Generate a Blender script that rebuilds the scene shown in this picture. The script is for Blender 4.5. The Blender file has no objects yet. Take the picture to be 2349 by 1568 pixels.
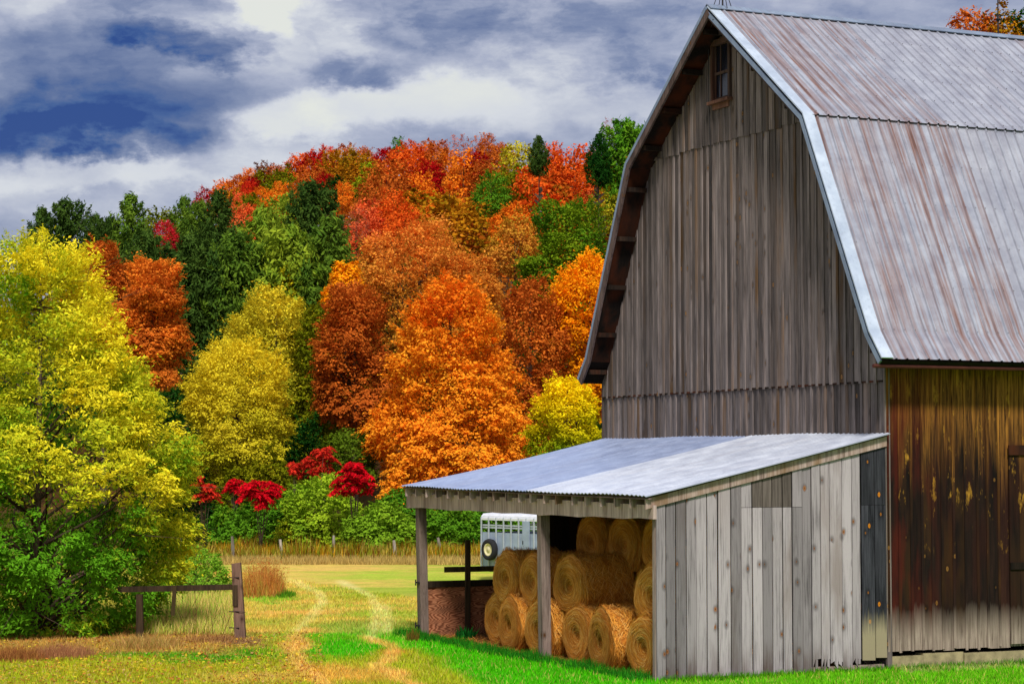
import bpy, bmesh, math, random
import numpy as np
from mathutils import Vector, Matrix
random.seed(7)
PI = math.pi
sc = bpy.context.scene
COL = sc.collection

# ------------------------------------------------------------------ helpers
def lin(c):
    c = c / 255.0
    return c / 12.92 if c <= 0.04045 else ((c + 0.055) / 1.055) ** 2.4
def C(r, g, b): return (lin(r), lin(g), lin(b))

F = 4950.0; CX, CY, HY = 1174.0, 784.0, 1060.0; CAMH = 4.06
PITCH = math.atan((HY - CY) / F)
cam_o = np.array([0, 0, CAMH])
_F = np.array([0, math.cos(PITCH), math.sin(PITCH)]); _U = np.array([0, -math.sin(PITCH), math.cos(PITCH)]); _R = np.array([1., 0, 0])
def ray(px, py): return _F + _R * (px - CX) / F - _U * (py - CY) / F
def proj(P):
    d = np.asarray(P, float) - cam_o
    w = d @ _F
    return CX + F * (d @ _R) / w, CY - F * (d @ _U) / w
def at(px, py, Y):
    r = ray(px, py); t = Y / r[1]; return cam_o + r * t
def gnd(px, py):
    r = ray(px, py); t = -CAMH / r[2]; return cam_o + r * t

def tag(o, label=None, cat=None, group=None, kind=None):
    if label: o["label"] = label
    if cat: o["category"] = cat
    if group: o["group"] = group
    if kind: o["kind"] = kind
    return o
def empty(name, loc=(0, 0, 0), rz=0.0):
    o = bpy.data.objects.new(name, None); COL.objects.link(o)
    o.location = loc; o.rotation_euler = (0, 0, rz); o.empty_display_size = 0.2
    return o
def mesh_np(name, V, Fc, attr=None, mat=None, smooth=False, k=4):
    """V (n,3), Fc (m,k) uniform polygons, attr (m,3) per face"""
    me = bpy.data.meshes.new(name)
    V = np.asarray(V, np.float32); Fc = np.asarray(Fc, np.int32)
    m = len(Fc)
    me.vertices.add(len(V)); me.vertices.foreach_set("co", V.ravel())
    me.loops.add(m * k); me.loops.foreach_set("vertex_index", Fc.ravel())
    me.polygons.add(m); me.polygons.foreach_set("loop_start", np.arange(0, m * k, k, dtype=np.int32))
    me.polygons.foreach_set("loop_total", np.full(m, k, np.int32))
    me.update(calc_edges=True)
    if attr is not None:
        a = me.attributes.new("rnd", 'FLOAT_VECTOR', 'FACE')
        a.data.foreach_set("vector", np.asarray(attr, np.float32).ravel())
    me.polygons.foreach_set("use_smooth", np.full(m, bool(smooth)))
    if mat: me.materials.append(mat)
    return me
def link(name, me, parent=None, loc=None):
    o = bpy.data.objects.new(name, me); COL.objects.link(o)
    if parent: o.parent = parent
    if loc is not None: o.location = loc
    return o

class MB:
    def __init__(s): s.v = []; s.f = []; s.a = []
    def poly(s, pts, at_=None):
        i = len(s.v); s.v += [tuple(p) for p in pts]; s.f.append(list(range(i, i + len(pts)))); s.a.append(at_ or (random.random(), random.random(), random.random()))
    def hexa(s, p, at_=None):
        """p: 8 pts, bottom 4 ccw then top 4"""
        i = len(s.v); s.v += [tuple(q) for q in p]
        at_ = at_ or (random.random(), random.random(), random.random())
        for f in ((3, 2, 1, 0), (4, 5, 6, 7), (0, 1, 5, 4), (1, 2, 6, 5), (2, 3, 7, 6), (3, 0, 4, 7)):
            s.f.append([i + q for q in f]); s.a.append(at_)
    def box(s, x0, x1, y0, y1, z0, z1, at_=None):
        s.hexa([(x0, y0, z0), (x1, y0, z0), (x1, y1, z0), (x0, y1, z0), (x0, y0, z1), (x1, y0, z1), (x1, y1, z1), (x0, y1, z1)], at_)
    def bar(s, a, b, w, t, at_=None, up=(0, 0, 1)):
        a = Vector(a); b = Vector(b); d = (b - a).normalized(); u = Vector(up)
        if abs(d.dot(u)) > .95: u = Vector((0, 1, 0))
        sd = d.cross(u).normalized(); u = sd.cross(d).normalized()
        P = [a - sd * w / 2 - u * t / 2, a + sd * w / 2 - u * t / 2, a + sd * w / 2 + u * t / 2, a - sd * w / 2 + u * t / 2]
        Q = [p + (b - a) for p in P]
        s.hexa(P + Q, at_)
    def tube(s, path, rad, n=6, at_=None, cap=True):
        at_ = at_ or (random.random(), random.random(), random.random())
        i0 = len(s.v); path = [Vector(p) for p in path]
        for k, p in enumerate(path):
            d = (path[min(k + 1, len(path) - 1)] - path[max(k - 1, 0)]).normalized()
            u = Vector((1, 0, 0)) if abs(d.z) > .8 else Vector((0, 0, 1))
            a = d.cross(u).normalized(); b = d.cross(a)
            for j in range(n):
                t = 2 * PI * j / n; q = p + (a * math.cos(t) + b * math.sin(t)) * rad[k]
                s.v.append(tuple(q))
        for k in range(len(path) - 1):
            for j in range(n):
                s.f.append([i0 + k * n + j, i0 + k * n + (j + 1) % n, i0 + (k + 1) * n + (j + 1) % n, i0 + (k + 1) * n + j]); s.a.append(at_)
        if cap:
            s.f.append([i0 + j for j in range(n)][::-1]); s.a.append(at_)
            e = i0 + (len(path) - 1) * n; s.f.append([e + j for j in range(n)]); s.a.append(at_)
    def mesh(s, name, mat, smooth=False):
        me = bpy.data.meshes.new(name); me.from_pydata(s.v, [], s.f)
        a = me.attributes.new("rnd", 'FLOAT_VECTOR', 'FACE')
        a.data.foreach_set("vector", np.asarray(s.a, np.float32).ravel())
        if smooth:
            me.polygons.foreach_set("use_smooth", np.ones(len(s.f), bool))
        me.materials.append(mat); me.update()
        return me
    def build(s, name, mat, parent=None, smooth=False):
        return link(name, s.mesh(name, mat, smooth), parent)

# ------------------------------------------------------------------ node helpers
class NT:
    def __init__(s, tree): s.t = tree; s.t.nodes.clear()
    def n(s, typ, **kw):
        nd = s.t.nodes.new(typ)
        for k, v in kw.items(): setattr(nd, k, v)
        return nd
    def put(s, sock, v):
        if v is None: return
        if isinstance(v, bpy.types.NodeSocket): s.t.links.new(v, sock)
        else:
            if hasattr(sock, 'default_value'):
                dv = sock.default_value
                if hasattr(dv, '__len__'):
                    v = tuple(v) if hasattr(v, '__len__') else (v,) * len(dv)
                    if len(dv) == 4 and len(v) == 3: v = v + (1,)
                sock.default_value = v
    def m(s, op, a, b=None, c=None, clamp=False):
        nd = s.n('ShaderNodeMath', operation=op, use_clamp=clamp)
        s.put(nd.inputs[0], a); s.put(nd.inputs[1], b); s.put(nd.inputs[2], c); return nd.outputs[0]
    def vm(s, op, a, b=None, out=0):
        nd = s.n('ShaderNodeVectorMath', operation=op)
        s.put(nd.inputs[0], a); s.put(nd.inputs[1], b)
        return nd.outputs['Value'] if out == 'v' else nd.outputs[0]
    def mix(s, f, a, b, mode='MIX'):
        nd = s.n('ShaderNodeMix', data_type='RGBA', blend_type=mode)
        s.put(nd.inputs[0], f); s.put(nd.inputs[6], a); s.put(nd.inputs[7], b); return nd.outputs[2]
    def mr(s, v, a, b, c=0., d=1., smooth=False):
        nd = s.n('ShaderNodeMapRange', interpolation_type='SMOOTHSTEP' if smooth else 'LINEAR')
        for i, q in enumerate((v, a, b, c, d)): s.put(nd.inputs[i], q)
        return nd.outputs[0]
    def noise(s, vec, scale=1., detail=3., rough=.55, dist=0., out=0):
        nd = s.n('ShaderNodeTexNoise'); s.put(nd.inputs['Vector'], vec)
        nd.inputs['Scale'].default_value = scale; nd.inputs['Detail'].default_value = detail
        nd.inputs['Roughness'].default_value = rough; nd.inputs['Distortion'].default_value = dist
        return nd.outputs[out]
    def attr(s, name, typ='GEOMETRY', out='Vector'):
        return s.n('ShaderNodeAttribute', attribute_name=name, attribute_type=typ).outputs[out]
    def sep(s, v):
        nd = s.n('ShaderNodeSeparateXYZ'); s.put(nd.inputs[0], v); return nd.outputs
    def comb(s, x, y, z):
        nd = s.n('ShaderNodeCombineXYZ'); s.put(nd.inputs[0], x); s.put(nd.inputs[1], y); s.put(nd.inputs[2], z); return nd.outputs[0]
    def obj(s): return s.n('ShaderNodeTexCoord').outputs['Object']
def newmat(name):
    m = bpy.data.materials.new(name); m.use_nodes = True; t = NT(m.node_tree)
    out = t.n('ShaderNodeOutputMaterial'); return m, t, out
def principled(t, out, col, rough=.8, metal=0., bump=None, bs=.3, bd=.01, spec=.25):
    p = t.n('ShaderNodeBsdfPrincipled'); t.put(p.inputs['Base Color'], col); t.put(p.inputs['Roughness'], rough)
    t.put(p.inputs['Metallic'], metal); t.put(p.inputs['Specular IOR Level'], spec)
    if bump is not None:
        b = t.n('ShaderNodeBump'); b.inputs['Strength'].default_value = bs; b.inputs['Distance'].default_value = bd
        t.put(b.inputs['Height'], bump); t.put(p.inputs['Normal'], b.outputs[0])
    t.t.links.new(p.outputs[0], out.inputs[0]); return p

def plain(name, col, rough=.8, metal=0., var=.25, scale=6.):
    m, t, out = newmat(name); o = t.obj()
    n = t.noise(o, scale, 4.)
    c = t.mix(t.mr(n, .3, .7), tuple(q * (1 - var) for q in col), tuple(min(1, q * (1 + var)) for q in col))
    principled(t, out, c, rough, metal, n, .15, .01); return m

def wood(name, lo, hi, brown, knots=0., kcol=C(200, 110, 20), horiz=(1, 1, 0), zone=None, grain=1., spread=.55, blacks=0.):
    """vertical-grained weathered boards; rnd.x brightness, rnd.y browning, rnd.z dark staining"""
    m, t, out = newmat(name); o = t.obj(); r = t.attr('rnd'); rx, ry, rz = t.sep(r)
    off = t.vm('MULTIPLY', r, (37., 53., 71.))
    base = t.vm('ADD', o, off)
    n1 = t.noise(t.vm('MULTIPLY', base, (20, 20, .9)), 1., 6., .7, .5)
    n2 = t.noise(t.vm('MULTIPLY', base, (75, 75, 1.6)), 1., 5., .75)
    n3 = t.noise(t.vm('MULTIPLY', base, (2.5, 2.5, .7)), 1., 3., .5)
    f = t.m('ADD', t.m('MULTIPLY', n1, .5), t.m('ADD', t.m('MULTIPLY', n2, .28 * grain), t.m('MULTIPLY', n3, .3)))
    f = t.mr(f, .41, .66)
    c = t.mix(f, lo, hi)
    ck_ = t.noise(t.vm('MULTIPLY', base, (110, 110, .8)), 1., 2., .5)
    c = t.mix(t.mr(ck_, .63, .70, 0, .8), c, tuple(q * .35 for q in lo))
    c = t.mix(t.m('MULTIPLY', t.mr(ry, .45, 1.), t.mr(n3, .4, .65)), c, brown)
    c = t.mix(1., c, t.comb(*[t.mr(rx, 0, 1, 1 - spread, 1 + spread * .32)] * 3), 'MULTIPLY')
    if knots > 0:
        v = t.n('ShaderNodeTexVoronoi', feature='F1', voronoi_dimensions='2D'); v.inputs['Scale'].default_value = 1.
        ox_, oy_, oz_ = t.sep(o); kv = t.comb(t.m('ADD', t.m('MULTIPLY', t.m('ADD', ox_, oy_), 4.2), t.m('MULTIPLY', rx, .7)), t.m('ADD', t.m('MULTIPLY', oz_, 2.6), t.m('MULTIPLY', rx, 37.)), 0.)
        t.put(v.inputs['Vector'], kv)
        kr_ = t.m('MULTIPLY', t.sep(v.outputs['Color'])[1], .10)
        kd = t.mr(t.m('ADD', t.m('ADD', v.outputs['Distance'], kr_), t.m('MULTIPLY', t.m('SUBTRACT', n2, .5), .14)), .09, .17, .85, 0.)
        pick = t.m('LESS_THAN', t.sep(v.outputs['Color'])[0], knots)
        k = t.m('MULTIPLY', kd, pick)
        halo = t.m('MULTIPLY', t.mr(v.outputs['Distance'], .12, .3, .5, 0.), pick)
        c = t.mix(halo, c, tuple(q * .6 for q in lo))
        c = t.mix(k, c, kcol)
        core = t.m('MULTIPLY', t.mr(v.outputs['Distance'], .02, .06, .8, 0.), pick)
        c = t.mix(core, c, C(60, 30, 8))
    if blacks > 0:
        c = t.mix(t.m('MULTIPLY', t.m('GREATER_THAN', rz, 1 - blacks), t.mr(n1, .35, .6)), c, C(32, 32, 38))
    if zone: c = zone(t, c, o, n1, n3, r)
    h = t.m('ADD', n1, t.m('MULTIPLY', n2, .6))
    principled(t, out, c, .88, 0., h, .5, .008, .15)
    return m

# ------------------------------------------------------------------ frames
AZ = math.radians(24.68)
Lv = np.array([math.cos(AZ), math.sin(AZ), 0]); Gv = np.array([-math.sin(AZ), math.cos(AZ), 0]); Zv = np.array([0, 0, 1.])
S0 = gnd(1505, 1562)
# barn corner along L from S0 where px = 2037
def solve_t(P, D, px, z=0.):
    k = (px - CX) / F; P = np.array(P) + np.array([0, 0, z])
    d0 = P - cam_o
    # (d0.R + t D.R) = k (d0.F + t D.F)
    return (k * (d0 @ _F) - d0 @ _R) / (D @ _R - k * (D @ _F))
TC = solve_t(S0, Lv, 2037)
C0 = S0 + Lv * TC
def loc2w(x, y, z): return C0 + Lv * x + Gv * y + Zv * z
def unproj_x(px, py, xc):
    """local (y,z) of the pixel on plane local x = xc"""
    P = C0 + Lv * xc; r = ray(px, py); t = ((P - cam_o) @ Lv) / (r @ Lv); q = cam_o + r * t - C0
    return q @ Gv, q[2]
def unproj_y(px, py, yc):
    P = C0 + Gv * yc; r = ray(px, py); t = ((P - cam_o) @ Gv) / (r @ Gv); q = cam_o + r * t - C0
    return q @ Lv, q[2]
WB = unproj_x(1386, 950, 0)[0]           # gable width
SX = -TC                                  # shed front x
print('S0', S0, 'C0', C0, 'WB', WB, 'SX', SX)
OV = -0.62
pr = {k: unproj_x(*v, OV) for k, v in dict(ridge=(1622, 20), rk=(1840, 263), rl=(1992, 762), rt=(2022, 824), lk=(1437, 378), ll=(1346, 822), lt=(1328, 870)).items()}
print(pr)
prof_r = [pr['ridge'], pr['rk'], pr['rl'], pr['rt']]
prof_l = [pr['ridge'], pr['lk'], pr['ll'], pr['lt']]
def roofz(y):
    pts = prof_r[::-1] + prof_l[1:]
    return float(np.interp(y, [p[0] for p in pts], [p[1] for p in pts]))
seam1 = unproj_x(1710, 891, 0)[1]; seam2 = unproj_x(1640, 330, 0)[1]; attz = unproj_x(1710, 1001, 0)[1]
print('seams', seam1, seam2, attz)

# ------------------------------------------------------------------ terrain
def Rf(u): return np.interp(u, [-.35, -.24, -.165, -.145, -.12, -.09, -.05, 0, .04, .06, .15, .24, .4],
                            [20, 23, 25, 35, 39.5, 43, 45.5, 45, 46.5, 49, 60, 69, 75])
def Hgt(x, y):
    x = np.asarray(x, float); y = np.asarray(y, float)
    u = x / np.maximum(y, 60.)
    t = np.clip((y - 128) / 232., 0, 1.); t2 = t * t * (3 - 2 * t) * .45 + t * .55
    h = Rf(u) * t2
    h = h + .35 * np.sin(x * .05 + 1) * np.clip((y - 110) / 60, 0, 1)
    return h
rs = np.random.RandomState(3)
_G = rs.rand(256, 256)
def vnoise(x, y, s):
    x = np.asarray(x) * s + 1000.; y = np.asarray(y) * s + 1000.
    xi = np.floor(x).astype(int); yi = np.floor(y).astype(int); fx = x - xi; fy = y - yi
    fx = fx * fx * (3 - 2 * fx); fy = fy * fy * (3 - 2 * fy)
    g = lambda a, b: _G[a % 256, b % 256]
    return (g(xi, yi) * (1 - fx) + g(xi + 1, yi) * fx) * (1 - fy) + (g(xi, yi + 1) * (1 - fx) + g(xi + 1, yi + 1) * fx) * fy
def fbm(x, y, s): return (vnoise(x, y, s) * .5 + vnoise(x, y, s * 2.1) * .28 + vnoise(x, y, s * 4.3) * .15 + vnoise(x, y, s * 9) * .07)

GV = C(72, 168, 14); GM = C(128, 172, 38); YT = C(196, 176, 78); TAN = C(212, 172, 92); LIT = C(176, 128, 74); OL = C(156, 164, 36); ORG = C(196, 142, 42)
def seg_d(px, py, pts):
    d = np.full(px.shape, 1e9)
    for (ax, ay), (bx, by) in zip(pts[:-1], pts[1:]):
        vx, vy = bx - ax, (by - ay) * 3.; wx = px - ax; wy = (py - ay) * 3.
        t = np.clip((wx * vx + wy * vy) / (vx * vx + vy * vy), 0, 1)
        d = np.minimum(d, np.hypot(wx - t * vx, wy - t * vy))
    return d
def ss(x): x = np.clip(x, 0, 1); return x * x * (3 - 2 * x)
def gcol(x, y):
    x = np.asarray(x, float); y = np.asarray(y, float)
    P = np.stack([x, y, np.zeros_like(x)], -1)
    d = P - cam_o; w = np.maximum(d @ _F, 5.)
    px = CX + F * (d @ _R) / w; py = CY - F * (d @ _U) / w
    n = fbm(x, y, .35); n2 = fbm(x + 50, y + 9, 1.3)
    wx = px + (n - .5) * 130; wy = py + (n2 - .5) * 26
    col = np.tile(np.array(YT), x.shape + (1,))
    def lay(mask, c, k=1.):
        nonlocal col
        mk = (np.clip(mask, 0, 1) * k)[..., None]; col = col * (1 - mk) + np.array(c) * mk
    def ell(cx, cy, rx, ry, soft=.5): return ss((1 - np.hypot((wx - cx) / rx, (wy - cy) / ry)) / soft)
    lay(ss((fbm(x, y, .22) - .45) * 6), GM, .55); n4 = fbm(x * .35, y, .9)
    lay(ss((n4 - .5) * 7), TAN, .5); lay(ss((.42 - n4) * 7), C(130, 150, 44), .45)
    lay(ell(930, 1322, 300, 18, 1.) * (.4 + n4), C(140, 182, 42), .8); lay(ell(1060, 1345, 160, 28, .7), GM, .7)
    lay(ell(820, 1372, 150, 14, .7), OL, .6); lay(ell(700, 1408, 140, 12, .7), TAN, .8)
    lay(ell(760, 1300, 300, 10, .7), TAN, .6)
    lay(ell(620, 1375, 90, 12, .6), GM, .9)
    lay(ell(860, 1440, 220, 22, .6), C(140, 160, 60), .8)
    lay(ell(790, 1462, 240, 18, .6), C(92, 176, 24), .95)
    lay(ss((wy - 1462) / 14), OL)
    lay(ell(765, 1488, 135, 27, .5), GV, 1.)
    lay(ell(960, 1472, 130, 20, .6), C(92, 176, 24), 1.)
    lay(ell(640, 1482, 60, 16, .6), TAN, .9); lay(ell(890, 1494, 70, 14, .7), ORG, .8)
    lay(ell(440, 1504, 300, 17, .6), C(84, 150, 22), 1.)
    lay(ell(300, 1535, 320, 26, .9), C(166, 160, 36), .7)
    lay(ell(780, 1545, 230, 34, .8), C(206, 160, 72), .85); lay(ell(560, 1555, 180, 20, .8), TAN, .6)
    lay(ss((px - (905 + (py - 1475) * 1.6)) / 70 + (n2 - .5)) * ss((py - 1440) / 20), GV, 1.)
    lay(ss((px - 1200) / 200) * ss((py - 1440) / 30), GV, 1.)
    lay(ss((px - 1490) / 60), C(98, 168, 22), 1.)
    # leaf litter and bare soil round the fence line and under the leaning tree
    lay(ss((600 + (1500 - wy) * .6 - wx) / 160) * ss((1506 - wx * .016 - wy + 8) / 10) * ss((wy - 1428) / 22), LIT, .75)
    lay(ell(520, 1472, 90, 12, .6), C(130, 92, 74), .8)
    lay(ss((520 - wx) / 60) * ss((1440 - wy) / 20) * ss((wy - 1250) / 20), C(150, 150, 50), .8)
    # trampled hay and soil in front of / inside the shed
    q = P - C0; lx = q @ Lv; ly = q @ Gv
    ins = ss((lx - SX + .35 + (n2 - .5) * .5) / .35) * ss((.35 - lx) / .2) * ss((ly + .1) / .2) * ss((12. - ly) / .3)
    lay(ss((py - 1600) / 120), C(112, 108, 62), 1.)  # unseen ground nearer the camera, dulled to cut green bounce light
    lay(ins, C(120, 84, 48), 1.)
    lay(ss((lx + .1) / .2) * ss((ly + .75 + (n - .5)) / .3) * ss((14 - ly) / .5), C(170, 150, 110), .6)
    for pts in ([(682, 1445), (652, 1478), (690, 1525), (740, 1580)], [(850, 1464), (890, 1496), (905, 1530), (950, 1590)]):
        lay(ss((34 - seg_d(wx, wy, pts)) / 26) * (.5 + n2), C(222, 176, 96), .75)
    # wheel tracks
    for pts in ([(640, 1328), (682, 1336), (735, 1362), (738, 1382), (715, 1415), (682, 1445)], [(782, 1333), (852, 1368), (866, 1400), (862, 1432), (850, 1464)], [(880, 1392), (890, 1425), (884, 1450)]):
        lay(ss((20 - seg_d(px, py, pts)) / 18) * (.4 + .9 * n2), C(226, 216, 146), .5)
    # wood floor on the hill
    lay(ss((y - 96) / 6), C(92, 84, 34), 1.)
    lay(ss((y - 130) / 20), C(88, 56, 26), 1.)
    v = (.86 + .40 * fbm(x, y, 3.5) + .0 * x)[..., None]
    return np.clip(col * v, 0, 1)

def spaced(lo, hi, fl, fh, fine, grow=1.35, mx=22.):
    a = list(np.arange(fl, fh + fine * .5, fine)); s = fine
    while a[-1] < hi: s = min(s * grow, mx); a.append(a[-1] + s)
    s = fine
    while a[0] > lo: s = min(s * grow, mx); a.insert(0, a[0] - s)
    return np.array(a)
xs = spaced(-500, 600, -15, 16, .16, 1.2, 14.); ys = spaced(-120, 900, 36, 92, .2, 1.2, 9.)
X, Y = np.meshgrid(xs, ys)
Z = Hgt(X, Y) + (fbm(X, Y, .5) - .5) * .10 * np.clip((Y - 30) / 10, 0, 1)
Cg = gcol(X, Y)
nx, ny = len(xs), len(ys); idx = np.arange(nx * ny).reshape(ny, nx)
Fq = np.stack([idx[:-1, :-1], idx[:-1, 1:], idx[1:, 1:], idx[1:, :-1]], -1).reshape(-1, 4)
mg, t, out = newmat('ground_turf')
gc = t.attr('gcol'); o = t.obj()
n = t.noise(o, 9., 5., .7); nb = t.noise(o, 40., 3., .7)
c = t.mix(1., gc, t.comb(*[t.mr(n, .25, .75, .7, 1.25)] * 3), 'MULTIPLY')
c = t.mix(1., c, t.comb(*[t.mr(nb, .25, .75, .75, 1.2)] * 3), 'MULTIPLY')
principled(t, out, c, .95, 0., t.m('ADD', n, nb), .6, .03, .1)
meg = mesh_np('ground', np.stack([X, Y, Z], -1).reshape(-1, 3), Fq, None, mg, True)
a = meg.attributes.new('gcol', 'FLOAT_VECTOR', 'POINT'); a.data.foreach_set('vector', Cg.reshape(-1, 3).astype(np.float32).ravel())
ground = link('ground', meg); tag(ground, 'mown meadow with green, tan and worn patches rising to the wooded hill', None, None, 'structure')
def gz(x, y): return float(Hgt(x, y)) + (float(fbm(x, y, .5)) - .5) * .10

# ------------------------------------------------------------------ blades (grass, weeds)
mblade, t, out = newmat('grass_blade')
r = t.attr('rnd')
d = t.n('ShaderNodeBsdfDiffuse'); t.put(d.inputs[0], r); tr = t.n('ShaderNodeBsdfTranslucent'); t.put(tr.inputs[0], r)
mx = t.n('ShaderNodeMixShader'); mx.inputs[0].default_value = .3; t.put(mx.inputs[1], d.outputs[0]); t.put(mx.inputs[2], tr.outputs[0]); t.t.links.new(mx.outputs[0], out.inputs[0])
def blades(x, y, z, h, w, col, lean=.35, rng=None, tip=None):
    """tapered triangles standing on (x,y,z)"""
    n = len(x); a = rng.rand(n) * 2 * PI; dx = np.cos(a) * w / 2; dy = np.sin(a) * w / 2
    b = rng.rand(n) * 2 * PI; l = rng.rand(n) * lean * h
    V = np.empty((n, 3, 3)); V[:, 0] = np.stack([x - dx, y - dy, z], -1); V[:, 1] = np.stack([x + dx, y + dy, z], -1)
    V[:, 2] = np.stack([x + np.cos(b) * l, y + np.sin(b) * l, z + h], -1)
    return V.reshape(-1, 3), np.arange(n * 3).reshape(-1, 3), col
def join3(parts):
    V = []; Fs = []; A = []; k = 0
    for v, f, c in parts: V.append(v); Fs.append(f + k); A.append(c); k += len(v)
    return np.concatenate(V), np.concatenate(Fs), np.concatenate(A)
rng = np.random.RandomState(11)
N = 330000
Yg = 38 + (92 - 38) * rng.rand(N) ** 1.25
Xg = (rng.rand(N) * 2 - 1) * (Yg * .245 + .6)
q = np.stack([Xg, Yg, 0 * Xg], -1) - C0; lx = q @ Lv; ly = q @ Gv
keep = ~((lx > SX + .15) & (ly > .02) & (ly < 12.3)) & ~((lx > -.05) & (ly > -.05))
Xg, Yg = Xg[keep], Yg[keep]; n = len(Xg)
cg = gcol(Xg, Yg) * (.85 + .75 * rng.rand(n, 1)) * (1 + .25 * (rng.rand(n, 3) - .5))
sat = rng.rand(n) < .12; cg[sat] = cg[sat] * .3 + np.array(C(214, 186, 100)) * .7
hg = (.035 + .05 * rng.rand(n)) * (1 + .6 * fbm(Xg, Yg, .8) + 5 * np.clip(fbm(Xg, Yg, 2.3) - .6, 0, 1)); 
V, Fb, A = blades(Xg, Yg, Hgt(Xg, Yg) + (fbm(Xg, Yg, .5) - .5) * .10 - .01, hg, .018 + .0003 * Yg, np.clip(cg, 0, 1), .9, rng)
g = link('grass', mesh_np('grass', V, Fb, A, mblade, False, 3)); tag(g, 'short mown green and straw coloured grass blades covering the meadow', 'grass', None, 'stuff')

# ------------------------------------------------------------------ leaves / trees
mleaf, t, out = newmat('autumn_leaf')
r = t.attr('rnd'); r0, r1, r2 = t.sep(r)
oi = t.n('ShaderNodeObjectInfo'); tint = t.attr('tint', 'OBJECT', 'Color')
c = t.mix(t.mr(r0, .12, .88), oi.outputs['Color'], tint)
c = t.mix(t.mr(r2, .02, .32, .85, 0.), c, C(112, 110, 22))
c = t.mix(1., c, t.comb(*[t.mr(r1, 0, 1, .62, 1.42)] * 3), 'MULTIPLY')
d = t.n('ShaderNodeBsdfDiffuse'); t.put(d.inputs[0], c); tr = t.n('ShaderNodeBsdfTranslucent'); t.put(tr.inputs[0], c)
mx = t.n('ShaderNodeMixShader'); mx.inputs[0].default_value = .3; t.put(mx.inputs[1], d.outputs[0]); t.put(mx.inputs[2], tr.outputs[0]); t.t.links.new(mx.outputs[0], out.inputs[0])
mbark = wood('bark', C(52, 40, 30), C(104, 88, 72), C(80, 58, 36))

def unit(v): return v / np.maximum(np.linalg.norm(v, axis=-1, keepdims=True), 1e-9)
def leafset(ctr, nrm, a, b, attr, rng, along=None):
    n = len(ctr); nrm = unit(nrm)
    tq = rng.randn(n, 3) if along is None else along
    u = unit(tq - nrm * np.sum(tq * nrm, -1, keepdims=True)); v = np.cross(nrm, u)
    a = np.broadcast_to(a, (n,))[:, None]; b = np.broadcast_to(b, (n,))[:, None]
    V = np.stack([ctr - u * a, ctr + v * b - u * a * .1, ctr + u * a, ctr - v * b - u * a * .1], 1).reshape(-1, 3)
    return V, np.arange(n * 4).reshape(-1, 4), attr
def near(P, Cn, chunk=6000):
    """index of and distance to the nearest centre"""
    P = P.astype(np.float32); Cn = Cn.astype(np.float32); c2 = (Cn ** 2).sum(1); I = np.empty(len(P), int); D = np.empty(len(P))
    for i in range(0, len(P), chunk):
        d = c2[None] - 2 * P[i:i + chunk] @ Cn.T; j = d.argmin(1); I[i:i + chunk] = j
        D[i:i + chunk] = np.sqrt(np.maximum(d[np.arange(len(j)), j] + (P[i:i + chunk] ** 2).sum(1), 0))
    return I, D
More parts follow.
